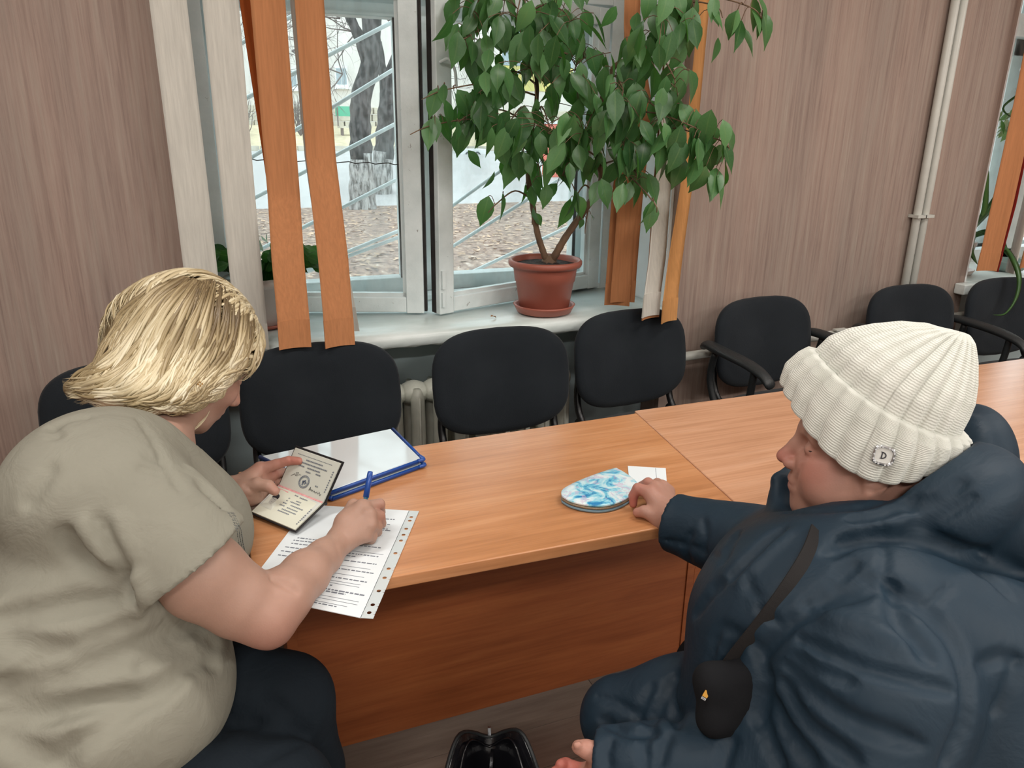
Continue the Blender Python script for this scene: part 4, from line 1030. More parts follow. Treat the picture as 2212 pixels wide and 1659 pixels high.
    def plane(s, p, n, lo, hi):
        r = s.sl(V3(lo), V3(hi)); idx, X, Y, Z = r; n = V3(n)/np.linalg.norm(n)
        s.F[idx] = np.maximum(s.F[idx], ((X-p[0])*n[0]+(Y-p[1])*n[1]+(Z-p[2])*n[2]).astype(np.float32))
    def sample(s, P):
        q = (np.asarray(P)-s.lo)/s.h; q = np.clip(q, 0, s.n-1.001); i = q.astype(int); f = q-i; out = 0
        for a in (0,1):
            for b in (0,1):
                for c in (0,1):
                    w = (f[...,0] if a else 1-f[...,0])*(f[...,1] if b else 1-f[...,1])*(f[...,2] if c else 1-f[...,2])
                    out = out+w*s.F[i[...,0]+a, i[...,1]+b, i[...,2]+c]
        return out
    def hit(s, px, py):
        d = ray(px, py); T = np.arange(0.55, 1.9, 0.003); P = CO+d*T[:,None]
        inside = np.all((P > s.lo) & (P < s.lo+s.h*(s.n-1)), axis=1)
        v = np.where(inside, s.sample(P), 1.0); w = np.where(v < 0)[0]
        return None if len(w) == 0 else P[w[0]]
    def crease(s, pix, amp, w, pts=None):
        """fold line drawn along the surface: positive amp cuts a crease, negative raises a ridge"""
        if pts is None:
            Q = smooth_path([(p[0], p[1], 0) for p in pix], 6); pts = []
            for q in Q:
                h = s.hit(q.x, q.y)
                if h is not None: pts.append(h)
        n = len(pts)
        if n < 2: return
        for i in range(n-1):
            a, b = V3(pts[i]), V3(pts[i+1])
            if np.linalg.norm(a-b) > 0.08: continue
        A = np.array(pts); m = 3*w
        r = s.sl(A.min(0)-m, A.max(0)+m)
        if r is None: return
        idx, X, Y, Z = r; best = None
        for i in range(n-1):
            a, b = A[i], A[i+1]; ab = b-a; L2 = ab@ab
            if L2 > 0.0064: continue
            if L2 < 1e-8: continue
            t = np.clip(((X-a[0])*ab[0]+(Y-a[1])*ab[1]+(Z-a[2])*ab[2])/L2, 0, 1)
            d = (X-a[0]-t*ab[0])**2+(Y-a[1]-t*ab[1])**2+(Z-a[2]-t*ab[2])**2
            tt = (i+t)/(n-1); d = d/np.clip(np.minimum(tt, 1-tt)*5+0.25, 0.25, 1.0)
            best = d if best is None else np.minimum(best, d)
        if best is not None: s.F[idx] += (amp*np.exp(-best/(w*w))).astype(np.float32)
    def mesh(s):
        F = s.F; I = F < 0; nx, ny, nz = F.shape
        c = np.zeros((nx-1, ny-1, nz-1), np.int8)
        for a in (0,1):
            for b in (0,1):
                for d in (0,1): c += I[a:nx-1+a, b:ny-1+b, d:nz-1+d]
        act = (c > 0) & (c < 8); idx = np.argwhere(act); N = len(idx)
        num = np.full(act.shape, -1, np.int64); num[act] = np.arange(N)
        acc = np.zeros((N,3)); cnt = np.zeros(N)
        cor = [(a,b,d) for a in (0,1) for b in (0,1) for d in (0,1)]
        val = {q: F[idx[:,0]+q[0], idx[:,1]+q[1], idx[:,2]+q[2]] for q in cor}
        for q in cor:
            for ax in range(3):
                if q[ax]: continue
                r = list(q); r[ax] = 1; r = tuple(r); f0, f1 = val[q], val[r]
                m = (f0 < 0) != (f1 < 0); t = np.where(m, f0/np.where(m, f0-f1, 1), 0)
                p = np.array(q, float)[None,:].repeat(N, 0); p[:,ax] = t
                acc[m] += p[m]; cnt[m] += 1
        P = s.lo+s.h*(idx+acc/np.maximum(cnt,1)[:,None])
        faces = []
        for ax in range(3):
            sl0 = [slice(1,-1)]*3; sl0[ax] = slice(0, F.shape[ax]-1); sl1 = list(sl0); sl1[ax] = slice(1, F.shape[ax])
            A, B = I[tuple(sl0)], I[tuple(sl1)]; e = np.argwhere(A != B); s_ = A[tuple(e.T)]
            e = e+1; e[:,ax] -= 1
            u, v = (ax+1)%3, (ax+2)%3
            def cell(du, dv):
                g = e.copy(); g[:,u] -= du; g[:,v] -= dv; return num[tuple(g.T)]
            q = np.stack([cell(1,1), cell(0,1), cell(0,0), cell(1,0)], 1)
            q[~s_] = q[~s_][:,::-1]; faces.append(q)
        Fc = np.concatenate(faces); Fc = Fc[(Fc >= 0).all(1)]
        return P, Fc
def lap(P, F, it, lam=0.5):
    n = len(P); e = np.concatenate([F[:,[0,1]],F[:,[1,2]],F[:,[2,3]],F[:,[3,0]]]); e = np.concatenate([e, e[:,::-1]])
    deg = np.bincount(e[:,0], minlength=n).astype(float); deg[deg == 0] = 1
    for k in range(it):
        for l in (lam, -lam*0.95):
            S_ = np.stack([np.bincount(e[:,0], weights=P[e[:,1],i], minlength=n) for i in range(3)], 1)/deg[:,None]
            P = P+l*(S_-P)
    return P
def sdf_obj(name, fld, m, parent, smooth=2, tints=None, inset=0.0):
    if inset: fld.F += inset
    P, F = fld.mesh()
    if inset: fld.F -= inset; P = lap(P, F, smooth)
    me = bpy.data.meshes.new(name); off = np.array(parent.location) if parent is not None else 0
    Q = (P-off).astype(np.float32)
    me.vertices.add(len(Q)); me.vertices.foreach_set('co', Q.ravel())
    me.loops.add(4*len(F)); me.loops.foreach_set('vertex_index', F.ravel().astype(np.int32))
    me.polygons.add(len(F)); me.polygons.foreach_set('loop_start', np.arange(0, 4*len(F), 4, dtype=np.int32))
    me.polygons.foreach_set('loop_total', np.full(len(F), 4, dtype=np.int32)) if False else None
    me.update(calc_edges=True); me.validate()
    me.polygons.foreach_set('use_smooth', [True]*len(me.polygons))
    if tints is not None:
        ca = me.color_attributes.new('tint', 'FLOAT_COLOR', 'POINT'); C = np.zeros((len(P),4), np.float32); C[:,3] = 1
        for (p, r, ch, a) in tints:
            d = ((P-V3(p))**2).sum(1); C[:,ch] += a*np.exp(-d/(r*r))
        C[:,:3] = np.clip(C[:,:3], 0, 1)
        if len(P) == len(me.vertices): ca.data.foreach_set('color', C.ravel())
    me.materials.append(m)
    o = bpy.data.objects.new(name, me); COL.objects.link(o); o.parent = parent
    return o

def skin_mat(name, rgb, red):
    m, nt, b = new_mat(name); v = coords(nt)
    n1 = noise(nt, v, 22, 4, 0.6); n2 = noise(nt, v, 420, 2, 0.5)
    c = sr(*rgb); r1 = ramp(nt, n1, [(0.3, tuple(x*0.93 for x in c)), (0.7, tuple(min(1, x*1.05) for x in c))])
    at = nt.nodes.new('ShaderNodeAttribute'); at.attribute_name = 'tint'
    sp = nt.nodes.new('ShaderNodeSeparateColor'); nt.links.new(at.outputs['Color'], sp.inputs[0])
    def mixc(src, col, fac):
        mx = nt.nodes.new('ShaderNodeMix'); mx.data_type = 'RGBA'; nt.links.new(fac, mx.inputs[0]); nt.links.new(src, mx.inputs[6]); mx.inputs[7].default_value = (*sr(*col), 1); return mx.outputs[2]
    o = mixc(r1.outputs[0], red, sp.outputs[0]); o = mixc(o, (150,82,78), sp.outputs[1]); o = mixc(o, (70,50,44), sp.outputs[2])
    nt.links.new(o, b.inputs['Base Color'])
    b.inputs['Roughness'].default_value = 0.5; b.inputs['Specular IOR Level'].default_value = 0.35
    b.inputs['Subsurface Weight'].default_value = 0.12; b.inputs['Subsurface Radius'].default_value = (0.012,0.004,0.002); b.inputs['Subsurface Scale'].default_value = 0.5
    bump(nt, b, n2, 0.12, 0.0015)
    return m
M['skinW'] = skin_mat('fair_skin', (168,134,118), (174,112,98)); M['skinM'] = skin_mat('older_skin', (176,134,118), (178,104,92))
def cloth(name, rgb, var=0.08, rough=0.85, wscale=700, bs=0.12, spec=0.2, big=6, sheen=0.0, wr=0.0):
    m, nt, b = new_mat(name); v = coords(nt); c = sr(*rgb)
    n1 = noise(nt, v, big, 4, 0.6); n2 = noise(nt, v, wscale, 2, 0.5); n3 = noise(nt, v, 16, 4, 0.6, 0.6)
    r1 = ramp(nt, n1, [(0.3, tuple(x*(1-var) for x in c)), (0.7, tuple(x*(1+var) for x in c))])
    nt.links.new(r1.outputs[0], b.inputs['Base Color']); b.inputs['Roughness'].default_value = rough; b.inputs['Specular IOR Level'].default_value = spec
    b.inputs['Sheen Weight'].default_value = sheen
    b1 = bump(nt, b, n2, bs, 0.001)
    if wr > 0:
        b2 = nt.nodes.new('ShaderNodeBump'); b2.inputs['Strength'].default_value = wr; b2.inputs['Distance'].default_value = 0.02
        nt.links.new(n3, b2.inputs['Height']); nt.links.new(b2.outputs[0], b1.inputs['Normal'])
    return m
M['shirt'] = cloth('olive_grey_cotton', (136,134,122), 0.05, 0.9, wr=0.25)
M['jeans'] = cloth('dark_denim', (19,27,34), 0.15, 0.85, wr=0.2)
M['jacket'] = cloth('navy_nylon', (24,43,57), 0.10, 0.58, 500, 0.04, 0.3, wr=0.15)
M['strap'] = cloth('black_webbing', (34,32,32), 0.1, 0.7, 900, 0.3)
M['pants'] = cloth('black_trousers', (20,21,24), 0.1, 0.9)
M['liner'] = cloth('dark_lining', (22,30,36), 0.1, 0.8)

def head_prims(f, c, R, sc=1.0, female=True, ks=0.012):
    """head in its own frame: R columns are forward, left, up"""
    A = R.T; L = lambda x, y, z: V3(c)+R @ (np.array([x, y, z])*sc)
    f.ell(L(-0.012, 0, 0.022), A, np.array([0.098, 0.076, 0.098])*sc, 0.02)          # cranium
    f.ell(L(0.022, 0, -0.045), A, np.array([0.070, 0.062, 0.072])*sc, 0.03)           # face mass
    for s in (-1, 1):
        f.rc(L(0.000, 0.058*s, -0.055), L(0.055, 0.024*s, -0.100), 0.018*sc, 0.018*sc, 0.03)   # jaw
        f.ell(L(0.058, 0.038*s, -0.038), A, np.array([0.026, 0.026, 0.026])*sc, 0.025)     # cheek
        f.rc(L(0.080, 0.010*s, 0.014), L(0.066, 0.048*s, 0.010), 0.011*sc, 0.010*sc, 0.015)  # brow ridge
    f.ell(L(0.070, 0, -0.104), A, np.array([0.020, 0.022, 0.018])*sc, 0.02)           # chin
    f.ell(L(0.062, 0, -0.070), A, np.array([0.031, 0.032, 0.028])*sc, 0.02)           # muzzle
    for s in (-1, 1):                                                                  # eye sockets, lids
        f.ell(L(0.090, 0.032*s, -0.008), A, np.array([0.016, 0.020, 0.012])*sc, 0.014, 's')
        f.ell(L(0.070, 0.033*s, -0.009), A, np.array([0.0135, 0.0155, 0.0115])*sc, 0.004)
    f.chain([L(0.083, 0, 0.006), L(0.094, 0, -0.014), L(0.108, 0, -0.034)], [0.0075*sc, 0.0085*sc, 0.0105*sc], 0.012, 0.006)   # nose
    for s in (-1, 1): f.ell(L(0.096, 0.012*s, -0.041), A, np.array([0.012, 0.0085, 0.0085])*sc, 0.006)
    for s in (-1, 1): f.ell(L(0.098, 0.007*s, -0.049), A, np.array([0.006, 0.0035, 0.004])*sc, 0.003, 's')
    f.ell(L(0.0885, 0, -0.0655), A, np.array([0.010, 0.022, 0.0065])*sc, 0.006)        # lips
    f.ell(L(0.0865, 0, -0.0765), A, np.array([0.010, 0.020, 0.0070])*sc, 0.006)
    f.rc(L(0.097, -0.018, -0.0712), L(0.097, 0.018, -0.0712), 0.0022*sc, 0.0022*sc, 0.003, 's')
    for s in (-1, 1):                                                                  # ears
        f.ell(L(-0.008, 0.076*s, -0.018), A, np.array([0.018, 0.009, 0.031])*sc, 0.006)
        f.ell(L(-0.004, 0.086*s, -0.016), A, np.array([0.009, 0.008, 0.018])*sc, 0.005, 's')
        f.rc(L(-0.002, 0.078*s, -0.046), L(0.0, 0.076*s, -0.052), 0.006*sc, 0.006*sc, 0.005)
    return L
def hand(f, P, r=1.0):
    """P: dict of joints in metres: wrist, mcp[4], pip[4], dip[4], tip[4], thumb[4]"""
    W0 = P['wrist']
    for i in range(4):
        f.rc(W0, P['mcp'][i], 0.0185*r, 0.0125*r, 0.010)
        f.chain([P['mcp'][i], P['pip'][i], P['dip'][i], P['tip'][i]], [0.0112*r, 0.0098*r, 0.0086*r, 0.0072*r], 0.004, 0.002)
    for i in range(3): f.rc(P['mcp'][i], P['mcp'][i+1], 0.0105*r, 0.0105*r, 0.006)
    T = P['thumb']; f.rc(W0, T[0], 0.017*r, 0.018*r, 0.012); f.rc(T[0], T[1], 0.018*r, 0.0125*r, 0.012); f.chain(T[1:], [0.0125*r, 0.011*r, 0.0085*r], 0.003, 0.002)
    f.rc(T[0], P['mcp'][0], 0.014*r, 0.010*r, 0.012)
D3 = lambda *a: V3(onD(*a))
# ------------------------------------------------------------------ blonde woman writing at the end of the table
wo = thing('person', 'blonde person in an olive-grey T-shirt writing on a form, leaning over the table', 'person', (-0.42, 1.2, 0.0))
WC = V3([-0.0294, 1.4403, 1.049]); WR = np.array([[0.6855,-0.4213,0.5938],[0.1996,0.8931,0.4032],[-0.7001,-0.1579,0.6963]])
f = Field((-0.45, 0.86, 0.62), (0.32, 1.66, 1.22), 0.003)
LW = head_prims(f, WC, WR, 1.0)
f.chain([LW(-0.03,0,-0.06), D3(305,910,1.345), D3(240,985,1.25)], [0.052, 0.052, 0.07], 0.03, 0.03)            # neck
f.rc(LW(0.02,0,-0.085), D3(345,965,1.26), 0.03, 0.045, 0.03); f.rc(D3(322,912,1.33), D3(362,972,1.30), 0.046, 0.044, 0.02)
# right arm, elbow off the table corner, forearm over the form
f.chain([D3(270,1110,1.05), D3(340,1165,1.05), D3(440,1245,1.075), D3(520,1300,1.095), D3(577,1335,1.11), D3(585,1328,1.115)], [0.045, 0.055, 0.057, 0.048, 0.038, 0.036], 0.03, 0.02)
f.chain([D3(577,1333,1.10), D3(612,1288,1.132), D3(660,1240,1.187), D3(700,1203,1.243), D3(733,1172,1.287)], [0.036, 0.041, 0.036, 0.0275, 0.0225], 0.015, 0.012)
f.rc(D3(590,1362,1.115), D3(585,1375,1.12), 0.017, 0.013, 0.02)                                              # elbow point
WH = dict(wrist=D3(735,1168,1.295), mcp=[D3(783,1096,1.325), D3(796,1112,1.312), D3(798,1134,1.305), D3(788,1156,1.303)],
    pip=[D3(820,1089,1.35), D3(820,1114,1.335), D3(814,1137,1.325), D3(803,1158,1.318)],
    dip=[D3(822,1106,1.372), D3(824,1131,1.353), D3(815,1149,1.342), D3(802,1165,1.331)],
    tip=[D3(814,1124,1.385), D3(813,1140,1.362), D3(803,1153,1.35), D3(792,1166,1.337)],
    thumb=[D3(748,1130,1.315), D3(764,1093,1.345), D3(786,1105,1.372), D3(806,1124,1.385)])
hand(f, WH)
# left arm behind, holding the passport
f.chain([D3(250,985,1.42), D3(330,1110,1.45), D3(395,1145,1.45), D3(450,1085,1.445), D3(492,1062,1.44)], [0.060, 0.052, 0.042, 0.034, 0.027], 0.03, 0.02)
LH = dict(wrist=D3(500,1058,1.44), mcp=[D3(562,1014,1.465), D3(570,1026,1.475), D3(572,1042,1.475), D3(566,1058,1.47)],
    pip=[D3(597,1003,1.465), D3(592,1025,1.485), D3(592,1045,1.492), D3(582,1064,1.49)],
    dip=[D3(624,995,1.462), D3(606,1020,1.505), D3(603,1042,1.512), D3(594,1062,1.505)],
    tip=[D3(649,996,1.456), D3(617,1018,1.52), D3(612,1040,1.525), D3(604,1060,1.52)],
    thumb=[D3(524,1062,1.43), D3(557,1046,1.425), D3(580,1050,1.42), D3(594,1061,1.415)])
hand(f, LH, 1.04)
f.ell(D3(527,1073,1.442), [CR, CD, CF], [0.036, 0.020, 0.018], 0.012)
f.rc(D3(497,1082,1.445), D3(560,1078,1.46), 0.014, 0.012, 0.012)
f.crease([(585,1252),(612,1262),(640,1280)], 0.004, 0.006)
f.crease([(528,1048),(540,1056),(548,1064)], 0.0018, 0.003); f.crease([(512,1058),(528,1070),(540,1074)], 0.0018, 0.003)
f.crease([(567,1010),(570,1026),(566,1034)], 0.002, 0.003); f.crease([(603,991),(606,1006)], 0.0012, 0.002); f.crease([(627,987),(630,1002)], 0.0012, 0.002)
f.crease([(712,1153),(722,1168),(730,1190),(733,1208)], 0.0012, 0.006)
f.ell(D3(449,766,1.300), [CR*0.9+CD*0.43, CD*0.9-CR*0.43, CF], [0.011,0.024,0.011], 0.004); f.ell(D3(453,764,1.289), [CR*0.9+CD*0.43, CD*0.9-CR*0.43, CF], [0.006,0.014,0.007], 0.003, 's'); f.rc(D3(441,792,1.296), D3(437,808,1.293), 0.008, 0.007, 0.005)
tn = [(LW(0.09,0,-0.071), 0.016, 1, 0.6), (LW(0.108,0,-0.036), 0.016, 0, 0.5), (LW(0.07,-0.04,-0.04), 0.03, 0, 0.4), (LW(0.080,-0.034,0.018), 0.008, 2, 0.3),
      (D3(585,1375,1.10), 0.05, 0, 0.5), (LH['tip'][0], 0.022, 0, 0.9), (LH['dip'][0], 0.02, 0, 0.6), (LH['pip'][0], 0.02, 0, 0.5), (LH['mcp'][0], 0.02, 0, 0.5), (LH['thumb'][3], 0.015, 0, 0.4), (LH['pip'][1], 0.02, 0, 0.6), (WH['tip'][0], 0.02, 0, 0.6), (WH['pip'][1], 0.015, 0, 0.5), (WH['pip'][0], 0.012, 0, 0.3)]
sdf_obj('body', f, M['skinW'], wo, 2, tn)
# T-shirt
s = Field((-0.78, 0.78, 0.36), (0.12, 1.62, 1.10), 0.0055)
s.ellc(232, 1061, 1.16, 178, 184, 0.19, 15, 0.025)
s.ellc(385, 1120, 1.26, 135, 125, 0.15, 20, 0.06)
s.ellc(430, 1165, 1.28, 105, 85, 0.10, 35, 0.05)
s.ellc(205, 1345, 1.14, 268, 228, 0.19, 0, 0.045)
s.ellc(160, 1520, 1.12, 305, 165, 0.19, 6, 0.06)
s.ellc(330, 1500, 1.12, 140, 130, 0.15, 0, 0.06)
s.rc(D3(240,960,1.40), D3(330,1100,1.44), 0.075, 0.078, 0.05)                      # left sleeve
# right cap sleeve, open at the hem
gh = D3(500,1140,1.09)-D3(300,1300,1.05); ax = D3(540,1310,1.10)-D3(300,1130,1.05); ax /= np.linalg.norm(ax)
gh /= np.linalg.norm(gh); hn = ax-gh*(ax@gh); hn /= np.linalg.norm(hn); hemc = D3(400,1222,1.075)
s.cone_cut(D3(275,1085,1.075), D3(440,1245,1.075), 0.089, 0.095, hemc, hn, 0.05, 0.076, 0.081, 0.55)
for (px, amp, w) in [
    ([(135,1150),(165,1190),(222,1234),(286,1288)], 0.020, 0.012), ([(180,1125),(240,1215),(284,1278)], -0.014, 0.014), ([(205,1120),(262,1215),(296,1290)], 0.012, 0.010), ([(252,1115),(292,1235),(312,1296)], -0.009, 0.012),
    ([(0,1334),(119,1310),(254,1284)], 0.016, 0.014), ([(0,1312),(110,1288),(230,1268)], -0.010, 0.016), ([(8,1377),(70,1395),(150,1408)], 0.013, 0.011), ([(60,1433),(167,1400),(300,1352)], 0.010, 0.012),
    ([(0,1477),(99,1467),(191,1432),(357,1369),(470,1330)], 0.017, 0.015), ([(0,1450),(99,1440),(191,1405),(330,1350)], -0.008, 0.016), ([(0,1508),(120,1524),(290,1510),(430,1430)], 0.012, 0.013), ([(0,1546),(80,1546),(179,1530),(302,1500)], 0.015, 0.012),
    ([(119,1640),(199,1586),(270,1538),(380,1480)], 0.012, 0.013), ([(0,1580),(68,1625),(150,1655)], 0.012, 0.012), ([(150,1560),(260,1535),(400,1470)], -0.008, 0.016),
    ([(300,905),(330,950),(350,990),(372,1030),(392,1062)], 0.0045, 0.005), ([(315,985),(350,1000)], 0.004, 0.006), ([(300,1010),(350,1022)], 0.004, 0.006), ([(430,1045),(462,1075),(490,1100)], 0.006, 0.007), ([(405,1010),(450,1050),(490,1095)], -0.005, 0.008),
    ([(110,925),(150,905),(190,900)], 0.005, 0.008), ([(60,1090),(85,1050),(110,1010)], 0.006, 0.010), ([(110,920),(120,935),(125,945)], 0.006, 0.006),
    ([(360,1380),(420,1360),(470,1400)], 0.010, 0.012), ([(300,1440),(390,1400),(470,1440)], 0.008, 0.012)]:
    s.crease(px, amp*1.75, w*1.05)
# open neck
s.rc(D3(305,895,1.345), D3(345,905,1.36), 0.062, 0.072, 0.01, 's')                 # neck opening
s.rc(D3(352,950,1.265), D3(390,945,1.33), 0.052, 0.06, 0.01, 's'); s.rc(D3(312,902,1.28), D3(362,955,1.262), 0.044, 0.046, 0.008, 's')
sdf_obj('t_shirt', s, M['shirt'], wo, 1)
# sleeve hem stitch and beaded trim at the chest
q = MB(); rb = random.Random(4)
for k in range(46):
    u = k/45; px = 506+32*u+4*math.sin(u*5); py = 1108+88*u
    for j in range(3):
        h = s.hit(px-4.5*j-3, py+rb.uniform(-1.5,1.5))
        if h is not None:
            c = Vector(h)-Vector(CF)*0.001; q.obox(c, Vector(CR)+Vector(CD)*0.3, Vector(CD), Vector(CF), 0.0017, 0.0007, 0.0007)
if q.v: build('beaded_trim', q, mat('grey_beads', (112,114,110), 0.3, 0.3, 200), wo, kind='stuff')
# jeans
j = Field((-0.72, 0.72, 0.0), (0.24, 1.52, 0.80), 0.007)
j.chain([V3((-0.42,1.30,0.55)), V3((-0.12,1.16,0.575)), V3((0.045,1.075,0.555))], [0.125, 0.098, 0.075], 0.03, 0.03)
j.chain([V3((0.045,1.075,0.555)), V3((0.06,1.06,0.42)), V3((0.03,1.06,0.09))], [0.075, 0.066, 0.048], 0.02, 0.02)
j.chain([V3((-0.42,1.08,0.52)), V3((-0.15,0.99,0.53)), V3((0.02,0.93,0.51))], [0.125, 0.10, 0.074], 0.03, 0.03)
j.chain([V3((0.02,0.93,0.51)), V3((0.04,0.92,0.40)), V3((0.01,0.92,0.09))], [0.074, 0.065, 0.048], 0.02, 0.02)
j.ell(V3((-0.46,1.2,0.56)), np.eye(3), (0.17,0.22,0.11), 0.04)
for px, a, w in [([(560,1500),(610,1530),(660,1590)], 0.006, 0.012), ([(480,1560),(540,1530),(610,1525)], 0.006, 0.010), ([(560,1648),(600,1625),(650,1605)], 0.008, 0.009), ([(440,1600),(500,1570),(560,1560)], 0.006, 0.012)]: j.crease(px, a, w)
sdf_obj('jeans', j, M['jeans'], wo, 2)
for (x, y) in ((0.03,1.06),(0.01,0.92)):
    q = Field((x-0.12,y-0.07,-0.005),(x+0.24,y+0.07,0.14),0.006)
    q.chain([V3((x-0.03,y,0.05)), V3((x+0.08,y,0.045)), V3((x+0.16,y,0.035))], [0.045,0.04,0.032], 0.01, 0.01); q.plane((0,0,0.004), (0,0,-1), (x-0.12,y-0.07,-0.005),(x+0.24,y+0.07,0.14))
    sdf_obj('shoe', q, M['black_plastic'], wo, 1)
# necklace, earring, ring
nl = MB(); pts = []
for i in range(40):
    u = i/39; px = 303+62*u; py = 884+72*u+4*math.sin(u*3); h = f.hit(px, py)
    if h is not None: pts.append(Vector(h)-Vector(CF)*0.0015)
M['gold'] = mat('gold', (205,160,100), 0.3, 0.1, 50, metal=0.8); M['silver'] = mat('silver', (210,212,215), 0.2, 0.05, 50, metal=0.9)
for i, p in enumerate(pts): nl.obox(p, Vector(CR)+Vector(CD)*(0.9 if i%2 else -0.2), Vector(CD), Vector(CF), 0.0022, 0.0013, 0.0012)
build('necklace', nl, M['gold'], wo)
ea = Vector(D3(432,826,1.262)); q = MB()
for (dx, dz) in ((0,0),(0.003,-0.003),(-0.003,-0.003),(0,-0.006)): q.obox(ea+Vector((dx,0.0,dz)), (1,0,1), (0,1,0), (-1,0,1), 0.0012, 0.0012, 0.0012)
build('earring', q, M['gold'], wo)
a, b = Vector(LH['mcp'][2]).lerp(Vector(LH['pip'][2]), 0.55), Vector(LH['pip'][2]); d = (b-a).normalized(); q = MB()
q.tube([a-d*0.002, a+d*0.002], 0.0118, 16); build('ring', q, M['silver'], wo, smooth=True)
# hair: a full base and several hundred wavy locks that run from the crown to the tips
hf = Field((-0.36, 1.22, 0.82), (0.20, 1.64, 1.24), 0.004)
hf.ell(LW(-0.020,0,0.030), WR.T, (0.112,0.094,0.104), 0.02)
hf.ellc(378, 745, 1.40, 158, 148, 0.098, -22, 0.03)
hf.ellc(455, 748, 1.36, 94, 108, 0.060, 0, 0.03)
hf.ellc(335, 795, 1.335, 118, 82, 0.070, 0, 0.03)
hf.chain([D3(448,832,1.325), D3(390,852,1.288), D3(320,848,1.275), D3(250,838,1.29), D3(190,836,1.315), D3(158,838,1.33)], [0.030,0.036,0.038,0.036,0.028,0.022], 0.03, 0.02)
hf.chain([D3(330,790,1.50), D3(370,850,1.50), D3(405,930,1.48)], [0.06,0.05,0.02], 0.03, 0.02)
# face opening
hf.ell(LW(0.085,-0.005,-0.055), WR.T, (0.058,0.072,0.078), 0.02, 's')

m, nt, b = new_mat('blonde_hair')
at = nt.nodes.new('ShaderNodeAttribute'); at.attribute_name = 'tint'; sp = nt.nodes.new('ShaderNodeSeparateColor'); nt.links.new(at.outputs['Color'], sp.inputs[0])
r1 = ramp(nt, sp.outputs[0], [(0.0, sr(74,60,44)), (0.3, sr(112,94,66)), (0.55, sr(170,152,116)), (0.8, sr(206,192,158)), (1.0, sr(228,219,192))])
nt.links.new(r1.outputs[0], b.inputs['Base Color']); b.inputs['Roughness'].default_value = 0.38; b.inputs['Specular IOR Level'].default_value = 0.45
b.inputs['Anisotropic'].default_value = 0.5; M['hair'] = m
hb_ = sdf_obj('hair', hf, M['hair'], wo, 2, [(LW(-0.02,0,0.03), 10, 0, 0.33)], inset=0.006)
hc = LW(-0.03, 0, 0.0); up = WR[:,2]*0.86+WR[:,0]*0.5; up /= np.linalg.norm(up); fw = WR[:,0]-up*(WR[:,0]@up); fw /= np.linalg.norm(fw); lf = np.cross(up, fw)
rh = random.Random(21); HV_, HF_, HC_ = [], [], []
def surf(dirv):
    T = np.arange(0.02, 0.34, 0.003); P = hc+dirv*T[:,None]
    v = hf.sample(P); ins = np.all((P > hf.lo) & (P < hf.lo+hf.h*(hf.n-1)), axis=1); v = np.where(ins, v, 1)
    w = np.where(v < 0)[0]
    return None if len(w) == 0 else T[w[-1]]
def lock(phi, th1, r0, lift, shade, wav):
    ph0 = phi; n = 22; pts = []; ph_ = rh.uniform(0, 6.28); fr = rh.uniform(1.6, 2.6)
    th0 = math.radians(rh.uniform(3, 26))
    for i in range(n):
        u = i/(n-1); th = th0+(th1-th0)*u
        ph = ph0+wav*u*math.sin(fr*6.28*u+ph_)*0.16
        d = up*math.cos(th)+(fw*math.cos(ph)+lf*math.sin(ph))*math.sin(th)
        t = surf(d)
        if t is None: break
        pts.append(hc+d*(t+lift*(0.3+0.7*math.sin(PI*u))+0.003*wav*math.sin(fr*6.28*u+ph_+1.2)*u))
    if len(pts) < 6: return
    # smooth jumps
    P = np.array(pts)
    for k in range(3): P[1:-1] = 0.6*P[1:-1]+0.2*(P[:-2]+P[2:])
    n = len(P); base = len(HV_)
    for i in range(n):
        d = P[min(i+1,n-1)]-P[max(i-1,0)]; d = d/(np.linalg.norm(d)+1e-9); o = P[i]-hc; o = o-d*(o@d); o /= (np.linalg.norm(o)+1e-9); sd = np.cross(d, o)
        u = i/(n-1); w = r0*(0.5+0.9*math.sin(PI*min(1, u*1.05+0.08))**0.7)*(1 if u < 0.75 else max(0.06, (1-u)/0.25))
        for (a, b_) in ((1.5,0.0),(0.55,0.62),(-0.55,0.62),(-1.5,0.0),(0,-0.5)): HV_.append(P[i]+sd*a*w+o*b_*w)
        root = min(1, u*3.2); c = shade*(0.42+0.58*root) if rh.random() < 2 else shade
        HC_.extend([min(1, c+0.0)]*5)
    for i in range(n-1):
        for j in range(5): HF_.append((base+i*5+j, base+i*5+(j+1)%5, base+(i+1)*5+(j+1)%5, base+(i+1)*5+j))
for k in range(900):
    phi = rh.uniform(-PI, PI); a = abs(phi)
    if (fw*math.cos(phi)+lf*math.sin(phi)) @ CF < -0.45: continue
    tmax = 58 if a < 0.6 else (58+(a-0.6)*75 if a < 1.4 else 150)
    th1 = math.radians(tmax*rh.uniform(0.62, 1.0))
    lock(phi, th1, rh.uniform(0.0016, 0.0042), rh.uniform(0.0, 0.007), rh.choice([0.45,0.6,0.7,0.8,0.88,0.95])*rh.uniform(0.9,1.05), rh.uniform(0.4, 1.5))
for k in range(420):
    lock(rh.uniform(-PI, PI), math.radians(rh.uniform(34, 80)), rh.uniform(0.0010, 0.0022), rh.uniform(0.0005, 0.0025), rh.choice([0.5,0.6,0.72,0.85]), 0.4)
